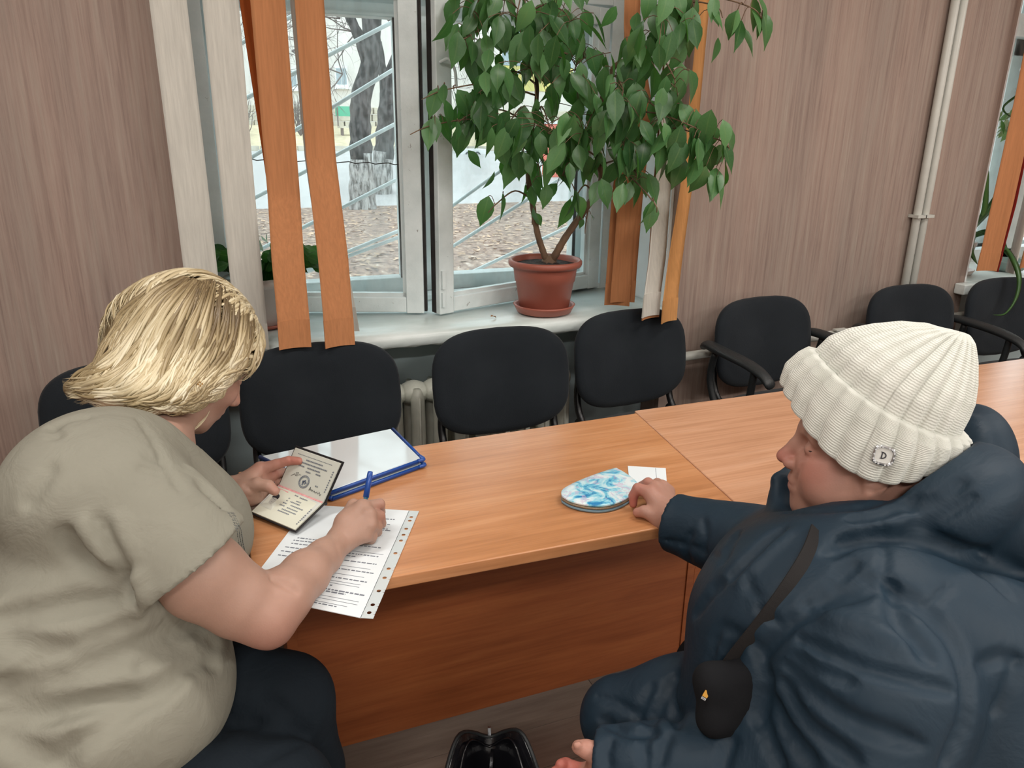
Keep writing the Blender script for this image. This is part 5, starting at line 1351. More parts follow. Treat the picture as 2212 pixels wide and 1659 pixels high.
GUI = [[(390,594),(330,612),(275,662),(247,717),(226,772),(186,806),(140,826)],[(400,597),(340,642),(300,702),(275,762),(240,812),(190,845),(146,850)],
 [(420,602),(370,662),(335,732),(315,792),(280,842),(230,864),(180,868)],[(435,607),(400,672),(370,742),(350,802),(335,850),(300,876),(262,880)],
 [(450,600),(430,682),(405,752),(385,812),(375,855),(350,882),(318,886)],[(468,608),(456,692),(440,752),(420,812),(405,850),(390,880),(365,887)],
 [(496,620),(492,702),(478,762),(455,812),(435,850),(420,876),(395,887)],[(527,642),(524,715),(510,772),(490,812),(470,843),(455,866),(432,880)],
 [(547,668),(548,725),(538,770),(520,793),(502,810),(482,836),(466,856)]]
GP = np.array([[tuple(p)[:2] for p in smooth_path([(x, y, 0) for (x, y) in g_], 5)] for g_ in GUI])
NG, NT = GP.shape[:2]
def gpt(g_, u):
    g_ = min(max(g_, 0), NG-1.001); u = min(max(u, 0), 1)*(NT-1.001); i, j_ = int(g_), int(u); a, b = g_-i, u-j_
    return (GP[i,j_]*(1-a)+GP[i+1,j_]*a)*(1-b)+(GP[i,j_+1]*(1-a)+GP[i+1,j_+1]*a)*b
def ribbon(P, r0, shade, u0):
    n = len(P); base = len(HV_)
    for i in range(n):
        d = P[min(i+1,n-1)]-P[max(i-1,0)]; d = d/(np.linalg.norm(d)+1e-9); o = -CF; o = o-d*(o@d); o /= (np.linalg.norm(o)+1e-9); sd = np.cross(d, o)
        u = i/(n-1); w = r0*(0.35+0.9*math.sin(PI*min(1, u*0.95+0.1))**0.7)*(1 if u < 0.75 else max(0.08, (1-u)/0.25))
        for (a, b_) in ((1.3,0.0),(0.5,0.7),(-0.5,0.7),(-1.3,0.0),(0,-0.6)): HV_.append(P[i]+sd*a*w+o*b_*w)
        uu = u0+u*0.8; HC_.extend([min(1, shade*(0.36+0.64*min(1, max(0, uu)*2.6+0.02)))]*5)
    for i in range(n-1):
        for j in range(5): HF_.append((base+i*5+j, base+i*5+(j+1)%5, base+(i+1)*5+(j+1)%5, base+(i+1)*5+j))
clump = [rh.choice([0.55,0.7,0.8,0.9,1.0]) for _ in range(60)]
for k in range(1500):
    g_ = rh.uniform(0, NG-1); u0 = rh.uniform(0, 0.45)**1.2 if rh.random() < 0.75 else rh.uniform(0.3, 0.6); u1 = min(1.0, u0+rh.uniform(0.35, 0.8))
    ck = int(g_*5.5); ph_ = ck*1.7+rh.gauss(0, 0.35); amp = rh.uniform(6, 15); fr = 2.0+0.5*math.sin(ck*2.1); dr = rh.gauss(0, 0.22); lift = rh.uniform(0.0, 0.006); pts = []
    for i in range(20):
        u = u0+(u1-u0)*i/19; q_ = gpt(g_+dr*(i/19), u); t_ = gpt(g_, min(1,u+0.03))-gpt(g_, max(0,u-0.03)); t_ = t_/(np.linalg.norm(t_)+1e-6)
        wv_ = amp*min(1, u*1.6)*math.sin(2*PI*fr*u+ph_); q_ = q_+np.array([-t_[1], t_[0]])*wv_
        h_ = hf.hit(q_[0], q_[1])
        if h_ is None: continue
        pts.append(h_-CF*(lift*(0.3+0.7*math.sin(PI*i/19))+0.0015+0.0045*(0.5+0.5*math.sin(2*PI*fr*u+ph_+1.3))*min(1,u*2)))
    if len(pts) < 7: continue
    P = np.array(pts)
    ok = np.linalg.norm(np.diff(P, axis=0), axis=1).max() < 0.06
    if not ok: continue
    for _ in range(2): P[1:-1] = 0.5*P[1:-1]+0.25*(P[:-2]+P[2:])
    ribbon(P, rh.uniform(0.0010, 0.0026), clump[ck]*rh.uniform(0.85, 1.1), u0-0.06-0.08*(g_ > 4))
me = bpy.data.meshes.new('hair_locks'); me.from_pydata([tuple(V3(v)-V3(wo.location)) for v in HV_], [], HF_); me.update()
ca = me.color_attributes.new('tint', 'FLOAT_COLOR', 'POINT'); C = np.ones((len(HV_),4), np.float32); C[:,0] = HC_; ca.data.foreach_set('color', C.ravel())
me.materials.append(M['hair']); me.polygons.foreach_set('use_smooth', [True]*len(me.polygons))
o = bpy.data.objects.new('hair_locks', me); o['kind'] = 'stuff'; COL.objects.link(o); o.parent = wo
# lock falling on the far side of the chin
q = MB(); rl = random.Random(8)
for k in range(16):
    dx, dy = rl.gauss(0,5), rl.gauss(0,3); t = 1.50+rl.gauss(0,0.012)
    q.tube(smooth_path([onD(392+dx,925+dy,t), onD(402+dx,955+dy,t), onD(418+dx,980+dy,t), onD(436+dx*1.4,1000+dy,t)], 4), [0.0035,0.0035,0.003,0.0028]+[0.0025]*5+[0.002,0.0016,0.001,0.0006], 5)
for (dx) in (0, 7, 12):
    q.tube(smooth_path([onD(455+dx*0.3,872,1.352), onD(440+dx*0.3,905,1.345), onD(405+dx,930,1.33), onD(372+dx,936,1.32)], 5), 0.0009, 4)
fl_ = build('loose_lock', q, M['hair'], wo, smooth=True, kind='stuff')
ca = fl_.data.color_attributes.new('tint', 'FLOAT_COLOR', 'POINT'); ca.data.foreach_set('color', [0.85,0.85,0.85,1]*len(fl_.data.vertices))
# eyebrow and lashes on the near side
# her chair
wch = copy_chair(protoA, 'black fabric chair the blonde woman sits on, its back at the left edge'); put(wch, -0.285, 1.375, math.radians(72)); del wch['group']
# ------------------------------------------------------------------ seated person in a white knitted hat and navy jacket
mo = thing('person', 'older person in a white knitted hat and navy padded jacket, one hand on the table', 'person', (0.97, 0.61, 0.0))
MC = V3([0.8437, 0.7432, 1.0257]); MR = np.array([[-0.7447,-0.6645,0.0616],[0.6674,-0.7413,0.0715],[-0.0019,0.0944,0.9955]])
f = Field((0.30, 0.45, 0.56), (1.10, 1.30, 1.17), 0.003)
LM_ = head_prims(f, MC, MR, 1.0)
f.chain([LM_(-0.03,0,-0.06), LM_(-0.05,0,-0.16), LM_(-0.06,0,-0.22)], [0.058,0.062,0.09], 0.03, 0.03)
# near cheek fold and sagging cheek
f.ell(LM_(0.045,0.045,-0.062), MR.T, (0.028,0.024,0.026), 0.02)
for px, a, w in [([(1733,1003),(1722,1030),(1716,1052)], 0.0022, 0.004), ([(1742,985),(1756,992),(1768,988)], 0.0012, 0.003), ([(1748,968),(1757,973),(1768,972)], 0.0014, 0.0022)]: f.crease(px, a, w)
# right arm inside the sleeve, hand on the table
f.chain([D3(1720,1190,1.22), D3(1590,1172,1.30), D3(1490,1140,1.37), D3(1448,1122,1.412)], [0.045,0.036,0.029,0.0255], 0.02, 0.02)
RHm = dict(wrist=D3(1443,1112,1.425), mcp=[D3(1404,1064,1.455), D3(1416,1054,1.475), D3(1430,1052,1.49), D3(1443,1062,1.495)],
    pip=[D3(1378,1055,1.462), D3(1400,1043,1.488), D3(1420,1044,1.505), D3(1438,1055,1.512)],
    dip=[D3(1368,1071,1.468), D3(1386,1050,1.508), D3(1408,1049,1.525), D3(1428,1060,1.527)],
    tip=[D3(1368,1089,1.470), D3(1378,1062,1.514), D3(1398,1058,1.532), D3(1418,1066,1.53)],
    thumb=[D3(1432,1122,1.428), D3(1411,1113,1.43), D3(1392,1105,1.434), D3(1377,1107,1.44)])
hand(f, RHm, 1.06)
for px in ([(1396,1044),(1402,1052)], [(1416,1066),(1432,1078),(1446,1086)], [(1378,1052),(1384,1060)]): f.crease(px, 0.0015, 0.0035)
# left arm inside the sleeve, hand on the thigh
f.chain([D3(1880,1400,0.93), D3(1850,1640,0.86), D3(1640,1690,0.93), D3(1330,1655,1.0)], [0.05,0.045,0.036,0.026], 0.02, 0.02)
LHm = dict(wrist=D3(1320,1662,1.0), mcp=[D3(1275,1672,1.02), D3(1268,1690,1.02), D3(1272,1708,1.02), D3(1282,1724,1.02)],
    pip=[D3(1240,1662,1.035), D3(1228,1682,1.035), D3(1232,1706,1.035), D3(1250,1726,1.035)],
    dip=[D3(1222,1652,1.04), D3(1208,1672,1.04), D3(1212,1700,1.04), D3(1234,1724,1.04)],
    tip=[D3(1212,1652,1.03), D3(1200,1668,1.03), D3(1204,1700,1.03), D3(1222,1724,1.03)],
    thumb=[D3(1308,1640,0.995), D3(1288,1626,0.99), D3(1266,1618,0.99), D3(1250,1614,0.99)])
hand(f, LHm, 1.08)
f.ell(D3(1248,1610,0.981), [CR, CD, CF], (0.0065,0.0055,0.0035), 0.001)
tn = [(LM_(0.09,0,-0.071), 0.015, 1, 0.8), (LM_(0.108,0,-0.036), 0.018, 0, 0.8), (LM_(0.062,0.045,-0.035), 0.028, 0, 0.7), (LM_(0.084,0.034,0.013), 0.006, 2, 0.25), (LM_(0.083,0.034,-0.012), 0.006, 2, 0.35),
      (RHm['tip'][0], 0.018, 0, 0.9), (RHm['dip'][0], 0.014, 0, 0.6), (RHm['pip'][1], 0.014, 0, 0.6), (RHm['mcp'][0], 0.016, 0, 0.4), (RHm['thumb'][3], 0.012, 0, 0.5), (RHm['pip'][0], 0.014, 0, 0.6),
      (LHm['dip'][0], 0.02, 0, 1.0), (LHm['tip'][0], 0.02, 0, 1.0), (LHm['pip'][0], 0.02, 0, 0.8), (LHm['dip'][1], 0.02, 0, 1.0), (LHm['thumb'][2], 0.02, 0, 0.3)]
sdf_obj('body', f, M['skinM'], mo, 2, tn)
q = MB(); e0 = [f.hit(*p) for p in ((1744,972),(1750,975),(1758,976),(1766,973))]; e0 = [Vector(p)-Vector(CF)*0.0005 for p in e0 if p is not None]
if len(e0) > 1: q.tube(smooth_path(e0, 4), 0.0011, 5); build('eyelash', q, mat('dark_lashes', (58,42,38), 0.8), mo)
# jacket
s = Field((0.34, 0.10, 0.38), (1.45, 1.32, 1.15), 0.0049)
s.ellc(1790, 1370, 1.05, 300, 265, 0.19, 0, 0.05)
s.ellc(1960, 1330, 1.06, 275, 190, 0.20, 10, 0.06)
s.ellc(1760, 1560, 1.03, 280, 200, 0.18, 0, 0.06)
s.ellc(2080, 1560, 1.02, 215, 260, 0.18, 0, 0.06)
s.ellc(1660, 1230, 1.16, 110, 100, 0.09, -40, 0.05)
# far sleeve
s.chain([D3(1740,1215,1.20), D3(1600,1175,1.30), D3(1530,1153,1.345)], [0.095,0.063,0.055], 0.04, 0.03)
ax = D3(1452,1128,1.39)-D3(1560,1162,1.33); s.cone_cut(D3(1545,1157,1.335), D3(1440,1124,1.397), 0.056, 0.053, D3(1452,1128,1.388), ax, 0.02, 0.047, 0.045, 0.55)
# near sleeve
s.chain([D3(1900,1355,0.955), D3(1880,1480,0.90), D3(1860,1620,0.88)], [0.105,0.106,0.095], 0.03, 0.03)
s.chain([D3(1860,1640,0.88), D3(1640,1685,0.935), D3(1480,1668,0.975), D3(1400,1662,0.987)], [0.088,0.062,0.058,0.052], 0.02, 0.02)
ax = D3(1335,1655,1.0)-D3(1480,1668,0.975); s.cone_cut(D3(1430,1664,0.983), D3(1270,1650,1.01), 0.055, 0.048, D3(1292,1652,1.005), ax, 0.02, 0.039, 0.034, 0.65)
# skirt of the jacket over the near thigh
s.chain([D3(1650,1600,1.08), D3(1480,1545,1.15), D3(1345,1552,1.185)], [0.11,0.082,0.066], 0.03, 0.03)
# hood lying round the neck
s.ellc(1870, 1128, 1.02, 165, 52, 0.075, -12, 0.02)
s.ellc(2035, 1078, 1.03, 168, 104, 0.11, -32, 0.02)
s.ellc(2085, 1010, 1.19, 72, 140, 0.10, 10, 0.03)
s.ellc(2130, 1130, 1.08, 150, 110, 0.13, 20, 0.03)
s.ellc(2088, 985, 1.13, 40, 85, 0.05, 12, 0.03)
s.ellc(1745, 1150, 1.10, 62, 58, 0.06, 30, 0.02)
# collar flap on the far side
s.chain([D3(1690,1045,1.20), D3(1700,1085,1.19), D3(1715,1130,1.16)], [0.017,0.026,0.035], 0.015, 0.015)
s.rc(D3(1680,1035,1.20), D3(1704,1022,1.22), 0.008, 0.012, 0.01)
for (px, amp, w) in [
    ([(1575,1251),(1639,1187),(1690,1140)], 0.014, 0.008), ([(1595,1262),(1660,1195),(1712,1150)], -0.006, 0.008), ([(1500,1330),(1540,1275),(1560,1262)], 0.010, 0.008),
    ([(1914,1150),(1910,1210),(1908,1262)], 0.004, 0.005), ([(1914,1262),(1800,1300),(1717,1340),(1657,1398),(1640,1440)], 0.015, 0.009),
    ([(1914,1262),(1990,1310),(2060,1385),(2092,1480),(2085,1570),(2040,1650)], 0.017, 0.011), ([(1926,1270),(1935,1320),(1960,1370),(2010,1420)], 0.012, 0.011),
    ([(1726,1379),(1854,1439),(1960,1470),(2056,1492)], 0.010, 0.007), ([(1790,1330),(1880,1360),(1960,1400)], -0.006, 0.015), ([(1700,1440),(1760,1500),(1850,1560),(1990,1610)], 0.010, 0.010),
    ([(1690,1470),(1740,1560),(1850,1645)], 0.012, 0.009), ([(1665,1510),(1700,1580),(1760,1655)], 0.014, 0.010), ([(1650,1560),(1665,1610),(1690,1659)], 0.012, 0.009), ([(1715,1420),(1770,1450),(1840,1470)], 0.008, 0.008),
    ([(1655,1450),(1650,1500),(1640,1560)], 0.016, 0.010), ([(1580,1598),(1568,1630),(1560,1659)], 0.012, 0.008), ([(1445,1588),(1432,1615),(1425,1650)], 0.008, 0.007), ([(1400,1575),(1390,1610),(1396,1650)], 0.008, 0.007), ([(1320,1600),(1310,1630),(1315,1655)], 0.006, 0.006),
    ([(1847,1217),(1800,1262),(1740,1315)], 0.009, 0.009), ([(1890,1247),(1830,1275),(1770,1310)], 0.008, 0.008), ([(1615,1240),(1620,1268),(1640,1288)], 0.004, 0.005), ([(1640,1310),(1660,1330),(1690,1350)], 0.004, 0.006),
    ([(1560,1352),(1600,1372),(1640,1400),(1655,1420)], 0.006, 0.007), ([(1555,1355),(1540,1400),(1530,1460)], 0.005, 0.006), ([(1590,1380),(1570,1440),(1560,1500)], 0.009, 0.012),
    ([(2100,1075),(1978,1141),(1886,1160),(1810,1172)], 0.013, 0.009), ([(1700,1105),(1790,1100),(1880,1090),(1950,1060)], 0.006, 0.008), ([(1830,1120),(1900,1110),(1980,1075)], 0.008, 0.008), ([(1960,1100),(2030,1080),(2080,1040)], 0.006, 0.010), ([(1790,1195),(1880,1165),(1990,1172),(2100,1205),(2212,1240)], 0.018, 0.012),
    ([(1990,1140),(2060,1170),(2130,1200)], 0.006, 0.009), ([(2060,1260),(2020,1300),(2000,1320)], 0.004, 0.006), ([(2180,1290),(2140,1250),(2100,1230)], 0.004, 0.007), ([(2200,1420),(2170,1500),(2140,1540)], 0.005, 0.008), ([(2110,1440),(2160,1420),(2205,1430)], 0.005, 0.008),
    ([(1490,1215),(1480,1180),(1495,1150)], 0.007, 0.006), ([(1560,1215),(1575,1180),(1592,1150)], 0.010, 0.007), ([(1440,1168),(1480,1176),(1560,1205)], 0.004, 0.005), ([(1520,1120),(1525,1160),(1518,1200)], 0.004, 0.006),
    ([(1290,1505),(1340,1520),(1400,1560)], 0.004, 0.006), ([(1440,1470),(1430,1520),(1400,1570)], 0.007, 0.008), ([(1462,1455),(1450,1500),(1465,1570)], 0.016, 0.007), ([(1410,1480),(1390,1520),(1380,1560)], 0.005, 0.008), ([(1300,1555),(1360,1582),(1420,1585)], 0.014, 0.007)]:
    s.crease(px, amp*1.8, max(0.005, w*0.92))
# open cuffs, neck
s.ell(LM_(-0.02,0,-0.005), MR.T, (0.108,0.098,0.115), 0.012, 's')
s.ell(LM_(0.06,0.0,-0.07), MR.T, (0.075,0.066,0.055), 0.012, 's')
sdf_obj('jacket', s, M['jacket'], mo, 1)
# trousers and shoes
j = Field((0.30, 0.30, 0.0), (1.35, 1.20, 0.72), 0.008)
fdir = V3((-0.74,0.67,0)); ldir = V3((-0.67,-0.74,0)); hip = V3((1.0,0.55,0.52))
for sgn in (-1, 1):
    h0 = hip+ldir*0.10*sgn; k0 = D3(1358,1566,1.20) if sgn == 1 else h0+fdir*0.42+V3((0,0,0.02))
    j.chain([h0, (h0+k0)/2, k0], [0.11,0.088,0.064], 0.03, 0.03)
    a0 = V3((k0[0]+0.13, k0[1]-0.12, 0.09)); j.chain([k0, (k0+a0)/2, a0], [0.064,0.058,0.046], 0.02, 0.02)
    q = Field(a0-V3((0.2,0.2,0.095)), a0+V3((0.2,0.2,0.06)), 0.007); q.chain([a0+V3((0,0,-0.04)), a0+fdir*0.10+V3((0,0,-0.045)), a0+fdir*0.16+V3((0,0,-0.055))], [0.045,0.042,0.034], 0.01, 0.01); q.plane((0,0,0.004), (0,0,-1), a0-V3((0.2,0.2,0.095)), a0+V3((0.2,0.2,0.06)))
    sdf_obj('shoe', q, M['black_plastic'], mo, 1)
j.ell(hip, np.eye(3), (0.19,0.19,0.12), 0.03)
sdf_obj('trousers', j, M['pants'], mo, 2)
# knitted hat: folded rib cuff and a peaked crown leaning back
m, nt, b = new_mat('white_rib_knit'); uvn = nt.nodes.new('ShaderNodeTexCoord'); mp = nt.nodes.new('ShaderNodeMapping'); mp.inputs['Scale'].default_value = (150, 62, 1)
nt.links.new(uvn.outputs['UV'], mp.inputs[0]); w1 = nt.nodes.new('ShaderNodeTexWave'); w1.bands_direction = 'Y'; w1.inputs['Scale'].default_value = 0.32; w1.inputs['Distortion'].default_value = 2.0; w1.inputs['Detail'].default_value = 1
nt.links.new(mp.outputs[0], w1.inputs[0]); n1 = noise(nt, coords(nt), 260, 3, 0.7); n2 = noise(nt, coords(nt), 30, 3)
ad = nt.nodes.new('ShaderNodeMath'); ad.operation = 'ADD'; nt.links.new(w1.outputs['Fac'], ad.inputs[0]); nt.links.new(n1, ad.inputs[1])
r1 = ramp(nt, n2, [(0.3, sr(206,208,199)), (0.7, sr(222,223,215))]); nt.links.new(r1.outputs[0], b.inputs['Base Color'])
b.inputs['Roughness'].default_value = 0.95; b.inputs['Sheen Weight'].default_value = 0.3; b.inputs['Specular IOR Level'].default_value = 0.15; bump(nt, b, ad.outputs[0], 0.35, 0.0025); M['knit'] = m
hat = bpy.data.objects.new('knitted_hat', None); COL.objects.link(hat); hat.parent = mo; hat.location = Vector(LM_(-0.01,0,0.05))-mo.location
def hat_surface(st, nr, ribs, amp, thick=0.0, rows=40):
    q = MB(); q.uv = []; R = []; n = 264
    for i in range(rows+1):
        u = i/rows*(len(st)-1); k = min(int(u), len(st)-2); w = u-k; w2 = w*w*(3-2*w)
        S0 = [st[k][j]+(st[k+1][j]-st[k][j])*w for j in range(7)]
        cf, cu, ra, rb, sl, dip, am = S0; ring = []
        for j in range(n):
            a = 2*PI*j/n; ph = (a*ribs/(2*PI)) % 1.0
            rib = (1-abs(2*ph-1)**2.6)            # wide rounded ribs with narrow valleys
            d = (rib-0.62)*amp*am
            F_ = (ra+d)*math.cos(a); L__ = (rb+d)*math.sin(a)
            uu = cu+sl*F_-dip*math.sin(a)**2
            ring.append(tuple(LM_(cf+F_, L__, uu))); q.uv.append((j/n*3.2, i/rows*1.0))
        R.append(ring)
    q.rings(R, True, False); return q
cuff = [(0.004,0.048,0.114,0.090,0.22,0.071,0.5),(0.004,0.050,0.121,0.097,0.221,0.070,1.0),(-0.002,0.064,0.122,0.101,0.31,0.048,1.0),(-0.009,0.075,0.113,0.100,0.40,0.028,1.0),(-0.012,0.082,0.104,0.096,0.45,0.017,0.9),(-0.013,0.083,0.098,0.091,0.46,0.015,0.5),(-0.012,0.078,0.093,0.086,0.45,0.015,0.2)]
o = hat_surface(cuff, 0, 26, 0.0085); build('cuff', o, M['knit'], hat, smooth=True)
crown = [(-0.008,0.062,0.092,0.085,0.40,0.03,0.4),(-0.013,0.080,0.096,0.089,0.47,0.015,0.8),(-0.024,0.102,0.091,0.088,0.48,0.006,1.0),(-0.038,0.119,0.081,0.078,0.5,0.0,1.0),(-0.053,0.137,0.065,0.063,0.5,0.0,1.0),(-0.067,0.155,0.047,0.046,0.46,0.0,0.9),(-0.079,0.167,0.029,0.030,0.36,0.0,0.7),(-0.087,0.170,0.014,0.015,0.2,0.0,0.3),(-0.089,0.170,0.001,0.001,0.0,0.0,0.0)]
o = hat_surface(crown, 0, 26, 0.0085, rows=54); build('crown', o, M['knit'], hat, smooth=True)
# badge with the letter D
def cast_mesh(px, py, q_obj_list):
    best = None; d = ray(px, py)
    dg = bpy.context.evaluated_depsgraph_get() if False else None
    return best
bp = Vector(LM_(-0.012+0.02*0, 0.113, 0.030)); bz = onD(1907, 985, 1.0); dirb = (bz-Vector(CO)).normalized()
# put the badge on the cuff where the line of sight meets it
tb_ = None
cv = [Vector(v) for v in hat_surface(cuff, 0, 26, 0.0085).v]
bestd = 1e9
for v in cv:
    px, py, tz = proj(v)
    dd_ = (px-1907)**2+(py-985)**2
    if tz < 1.12 and dd_ < bestd: bestd = dd_; tb_ = v
nb = (tb_-Vector(LM_(-0.02,0,0.05))); upv = Vector(MR[:,2]); nb = (nb-upv*nb.dot(upv)); nb.normalize(); nb = (nb*0.8 - Vector(CF)*0.6).normalized()
xb = Vector((0,0,1)).cross(nb).normalized(); yb_ = nb.cross(xb).normalized(); ang = math.radians(-8); xb, yb_ = xb*math.cos(ang)+yb_*math.sin(ang), yb_*math.cos(ang)-xb*math.sin(ang)
cb = tb_+nb*0.004; q = MB()
def sq(t, r): 
    c, s_ = math.cos(t), math.sin(t); return (r*abs(c)**0.6*(1 if c > 0 else -1), r*abs(s_)**0.6*(1 if s_ > 0 else -1))
R = []
for (r, z) in ((0.0128,-0.003),(0.0128,0.001),(0.0112,0.0028),(0.0096,0.001),(0.0096,-0.002)):
    R.append([cb+xb*(sq(2*PI*j/40, r)[0]*1.05)+yb_*sq(2*PI*j/40, r)[1]+nb*z for j in range(40)])
q.rings(R, True, False)
for j in range(18):
    p = sq(2*PI*j/18, 0.0112); q.obox(cb+xb*p[0]*1.05+yb_*p[1]+nb*0.0026, xb+yb_*0.6, yb_-xb*0.6, nb, 0.0011, 0.0011, 0.0008)
bd = build('badge', q, M['silver'], hat); bd.parent = hat
q = MB(); q.rings([[cb+xb*(sq(2*PI*j/32, r)[0]*1.05)+yb_*sq(2*PI*j/32, r)[1]+nb*z for j in range(32)] for (r, z) in ((0.0097,0.0004),(0.0001,0.0005))], True, False)
q2 = MB(); hh = 0.0042
q2.obox(cb-xb*0.0022+nb*0.0009, xb, yb_, nb, 0.0008, hh, 0.0003)
arc = [cb+xb*(-0.0022+0.0048*math.sin(PI*j/12))+yb_*(hh*math.cos(PI*j/12)*0.92)+nb*0.0009 for j in range(13)]
for j in range(12): q2.obox((arc[j]+arc[j+1])/2, arc[j+1]-arc[j], (arc[j+1]-arc[j]).cross(nb), nb, (arc[j+1]-arc[j]).length/2+0.0003, 0.0007, 0.0003)
for sg in (-1, 1): q2.obox(cb-xb*0.0022+yb_*hh*sg+nb*0.0009, xb, yb_, nb, 0.0017, 0.0004, 0.0003)
def sub(name, mb, m, root_parent):
    o_ = bpy.data.objects.new(name, bpy.data.meshes.new(name)); off = Vector(root_parent.location)
    p_ = root_parent.parent
    while p_ is not None: off += p_.location; p_ = p_.parent
    o_.data.from_pydata([tuple(v-off) for v in mb.v], [], mb.f); o_.data.materials.append(m); COL.objects.link(o_); o_.parent = root_parent; return o_
sub('badge_face', q, mat('silver_enamel', (205,205,200), 0.35), hat); sub('letter', q2, mat('dark_enamel', (60,60,66), 0.5), hat)
# shoulder bag with its strap
cb0 = D3(1560,1500,0.99)
bag = thing('shoulder_bag', 'black shoulder bag with a small gold tag held against the navy jacket', 'bag', tuple(onD(1575,1540,1.0)))
bf = Field(V3(onD(1575,1520,0.985))-0.13, V3(onD(1575,1520,0.985))+0.13, 0.004)
for (p0, p1) in (((1538,1472),(1638,1455)),((1538,1472),(1545,1552)),((1545,1552),(1660,1556)),((1638,1455),(1660,1556)),((1560,1490),(1650,1545)),((1560,1540),(1635,1480)),((1600,1465),(1605,1555))):
    bf.rc(D3(*p0,0.945), D3(*p1,0.945), 0.021, 0.021, 0.012)
sdf_obj('bag_body', bf, M['pants'], bag, 2)
q = MB(); pts = []
for (px, py) in [(1765,1145),(1748,1178),(1740,1194),(1728,1215),(1700,1262),(1660,1320),(1615,1375),(1575,1420),(1550,1455),(1540,1490)]:
    h = s.hit(px, py); 
    if h is not None: pts.append(Vector(h)-Vector(CF)*(0.013 if py > 1170 else 0.003))
for it in range(2): pts = [pts[0]]+[(pts[i-1]+pts[i]*2+pts[i+1])/4 for i in range(1,len(pts)-1)]+[pts[-1]]
P = smooth_path(pts, 5); wv = 0.0115; R = []
for i, p in enumerate(P):
    d = (P[min(i+1,len(P)-1)]-P[max(i-1,0)]).normalized(); x = d.cross(Vector(CF)).normalized(); n_ = x.cross(d).normalized()
    R.append([p-x*wv-n_*0.001, p+x*wv-n_*0.001, p+x*wv+n_*0.001, p-x*wv+n_*0.001])
q.rings(R, True, True); build('strap', q, M['strap'], bag)
h = bf.hit(1524, 1497)
if h is None: h = onD(1524,1497,0.93)
c = Vector(h)-Vector(CF)*0.003; q = MB(); ax_ = (Vector(CR)*0.85+Vector(CD)*0.5).normalized(); ay_ = (Vector(CD)*0.85-Vector(CR)*0.5).normalized()
q.obox(c, ax_, ay_, CF, 0.0032, 0.004, 0.0006); build('tag', q, mat('gold_tag', (215,160,70), 0.35, metal=0.4), bag, label='gold tag')
q = MB()
for k in range(4): q.obox(c+ay_*0.0062+ax_*(-0.0024+0.0016*k), ax_, ay_, CF, 0.0005, 0.0015, 0.0005)
build('tag_print', q, M['silver'], bag)
mch = copy_chair(protoA, 'black fabric chair under the person in the navy jacket, mostly hidden'); put(mch, 1.02, 0.53, math.radians(228)); del mch['group']
# ------------------------------------------------------------------ things on the table
TZ = 0.7503
def quad_sheet(P, th, n=1):
    q = MB(); P = [Vector(p) for p in P]; nn = (P[1]-P[0]).cross(P[3]-P[0]).normalized()
    if nn.z < 0: nn = -nn
    q.add(P+[p+nn*th for p in P], [(3,2,1,0),(4,5,6,7),(0,1,5,4),(1,2,6,5),(2,3,7,6),(3,0,4,7)]); return q
def bil(P, u, v): return (Vector(P[0])*(1-u)+Vector(P[1])*u)*(1-v)+(Vector(P[3])*(1-u)+Vector(P[2])*u)*v
M['paper'] = mat('white_paper', (226,234,238), 0.7, 0.02, 4); M['ink'] = mat('printed_ink', (118,124,134), 0.8, 0.1, 30); M['inkd'] = mat('black_ink', (36,38,46), 0.7, 0.1, 30)
# the form in its perforated plastic sleeve
z = TZ+0.0006
F4 = [onZ(668,1091.6,z), onZ(884.5,1104,z), onZ(779.7,1335.8,z), onZ(523,1282,z)]
fm = thing('form_sheet', 'printed white form with perforated sleeve edge under the writing hand', 'form', tuple((F4[0]+F4[2])/2))
build('sheet', quad_sheet(F4, 0.0012), M['paper'], fm)
q = MB(); rt2 = random.Random(12); top = Vector((0,0,0.0016))
def dash(u0, u1, v, h=0.0022, q=None):
    a, b = bil(F4, u0, v)+top, bil(F4, u1, v)+top; d = (b-a); q.obox((a+b)/2, d, Vector((-d.y,d.x,0)), (0,0,1), d.length/2, h/2, 0.00012)
def text_line(u0, u1, v, q, fill=0.75, h=0.0024):
    u = u0
    while u < u1:
        w = rt2.uniform(0.012, 0.05)
        dash(u, min(u1, u+w), v, h, q); u += w+rt2.uniform(0.007, 0.014)
rows_ = [(0.62,0.90,0.115),(0.62,0.74,0.13),(0.55,0.88,0.175),(0.55,0.80,0.19),(0.5,0.88,0.225),(0.5,0.92,0.24),(0.45,0.86,0.30),(0.42,0.80,0.365),(0.42,0.9,0.42)]
for (a, b, v) in rows_: text_line(a, b, v, q)
for (u0, u1, v) in ((0.12,0.4,0.41),(0.10,0.42,0.44),(0.10,0.40,0.475),(0.07,0.38,0.52),(0.06,0.36,0.565),(0.06,0.3,0.61)): text_line(u0, u1, v, q)
for (u0, u1, v) in ((0.55,0.92,0.505),(0.5,0.72,0.53),(0.5,0.93,0.575),(0.5,0.94,0.655),(0.45,0.92,0.735),(0.48,0.66,0.805)): text_line(u0, u1, v, q)
for (u0, u1, v) in ((0.35,0.95,0.84),(0.40,0.80,0.858)): text_line(u0, u1, v, q, h=0.003)
for (u0, u1, v) in ((0.55,0.95,0.48),(0.4,0.90,0.625),(0.4,0.88,0.70),(0.4,0.88,0.765),(0.4,0.88,0.785),(0.4,0.93,0.895),(0.4,0.93,0.918),(0.5,0.86,0.945)): dash(u0, u1, v, 0.0006, q)
text_line(0.58, 0.78, 0.96, q, h=0.002)
build('printed_text', q, M['ink'], fm, kind='stuff')
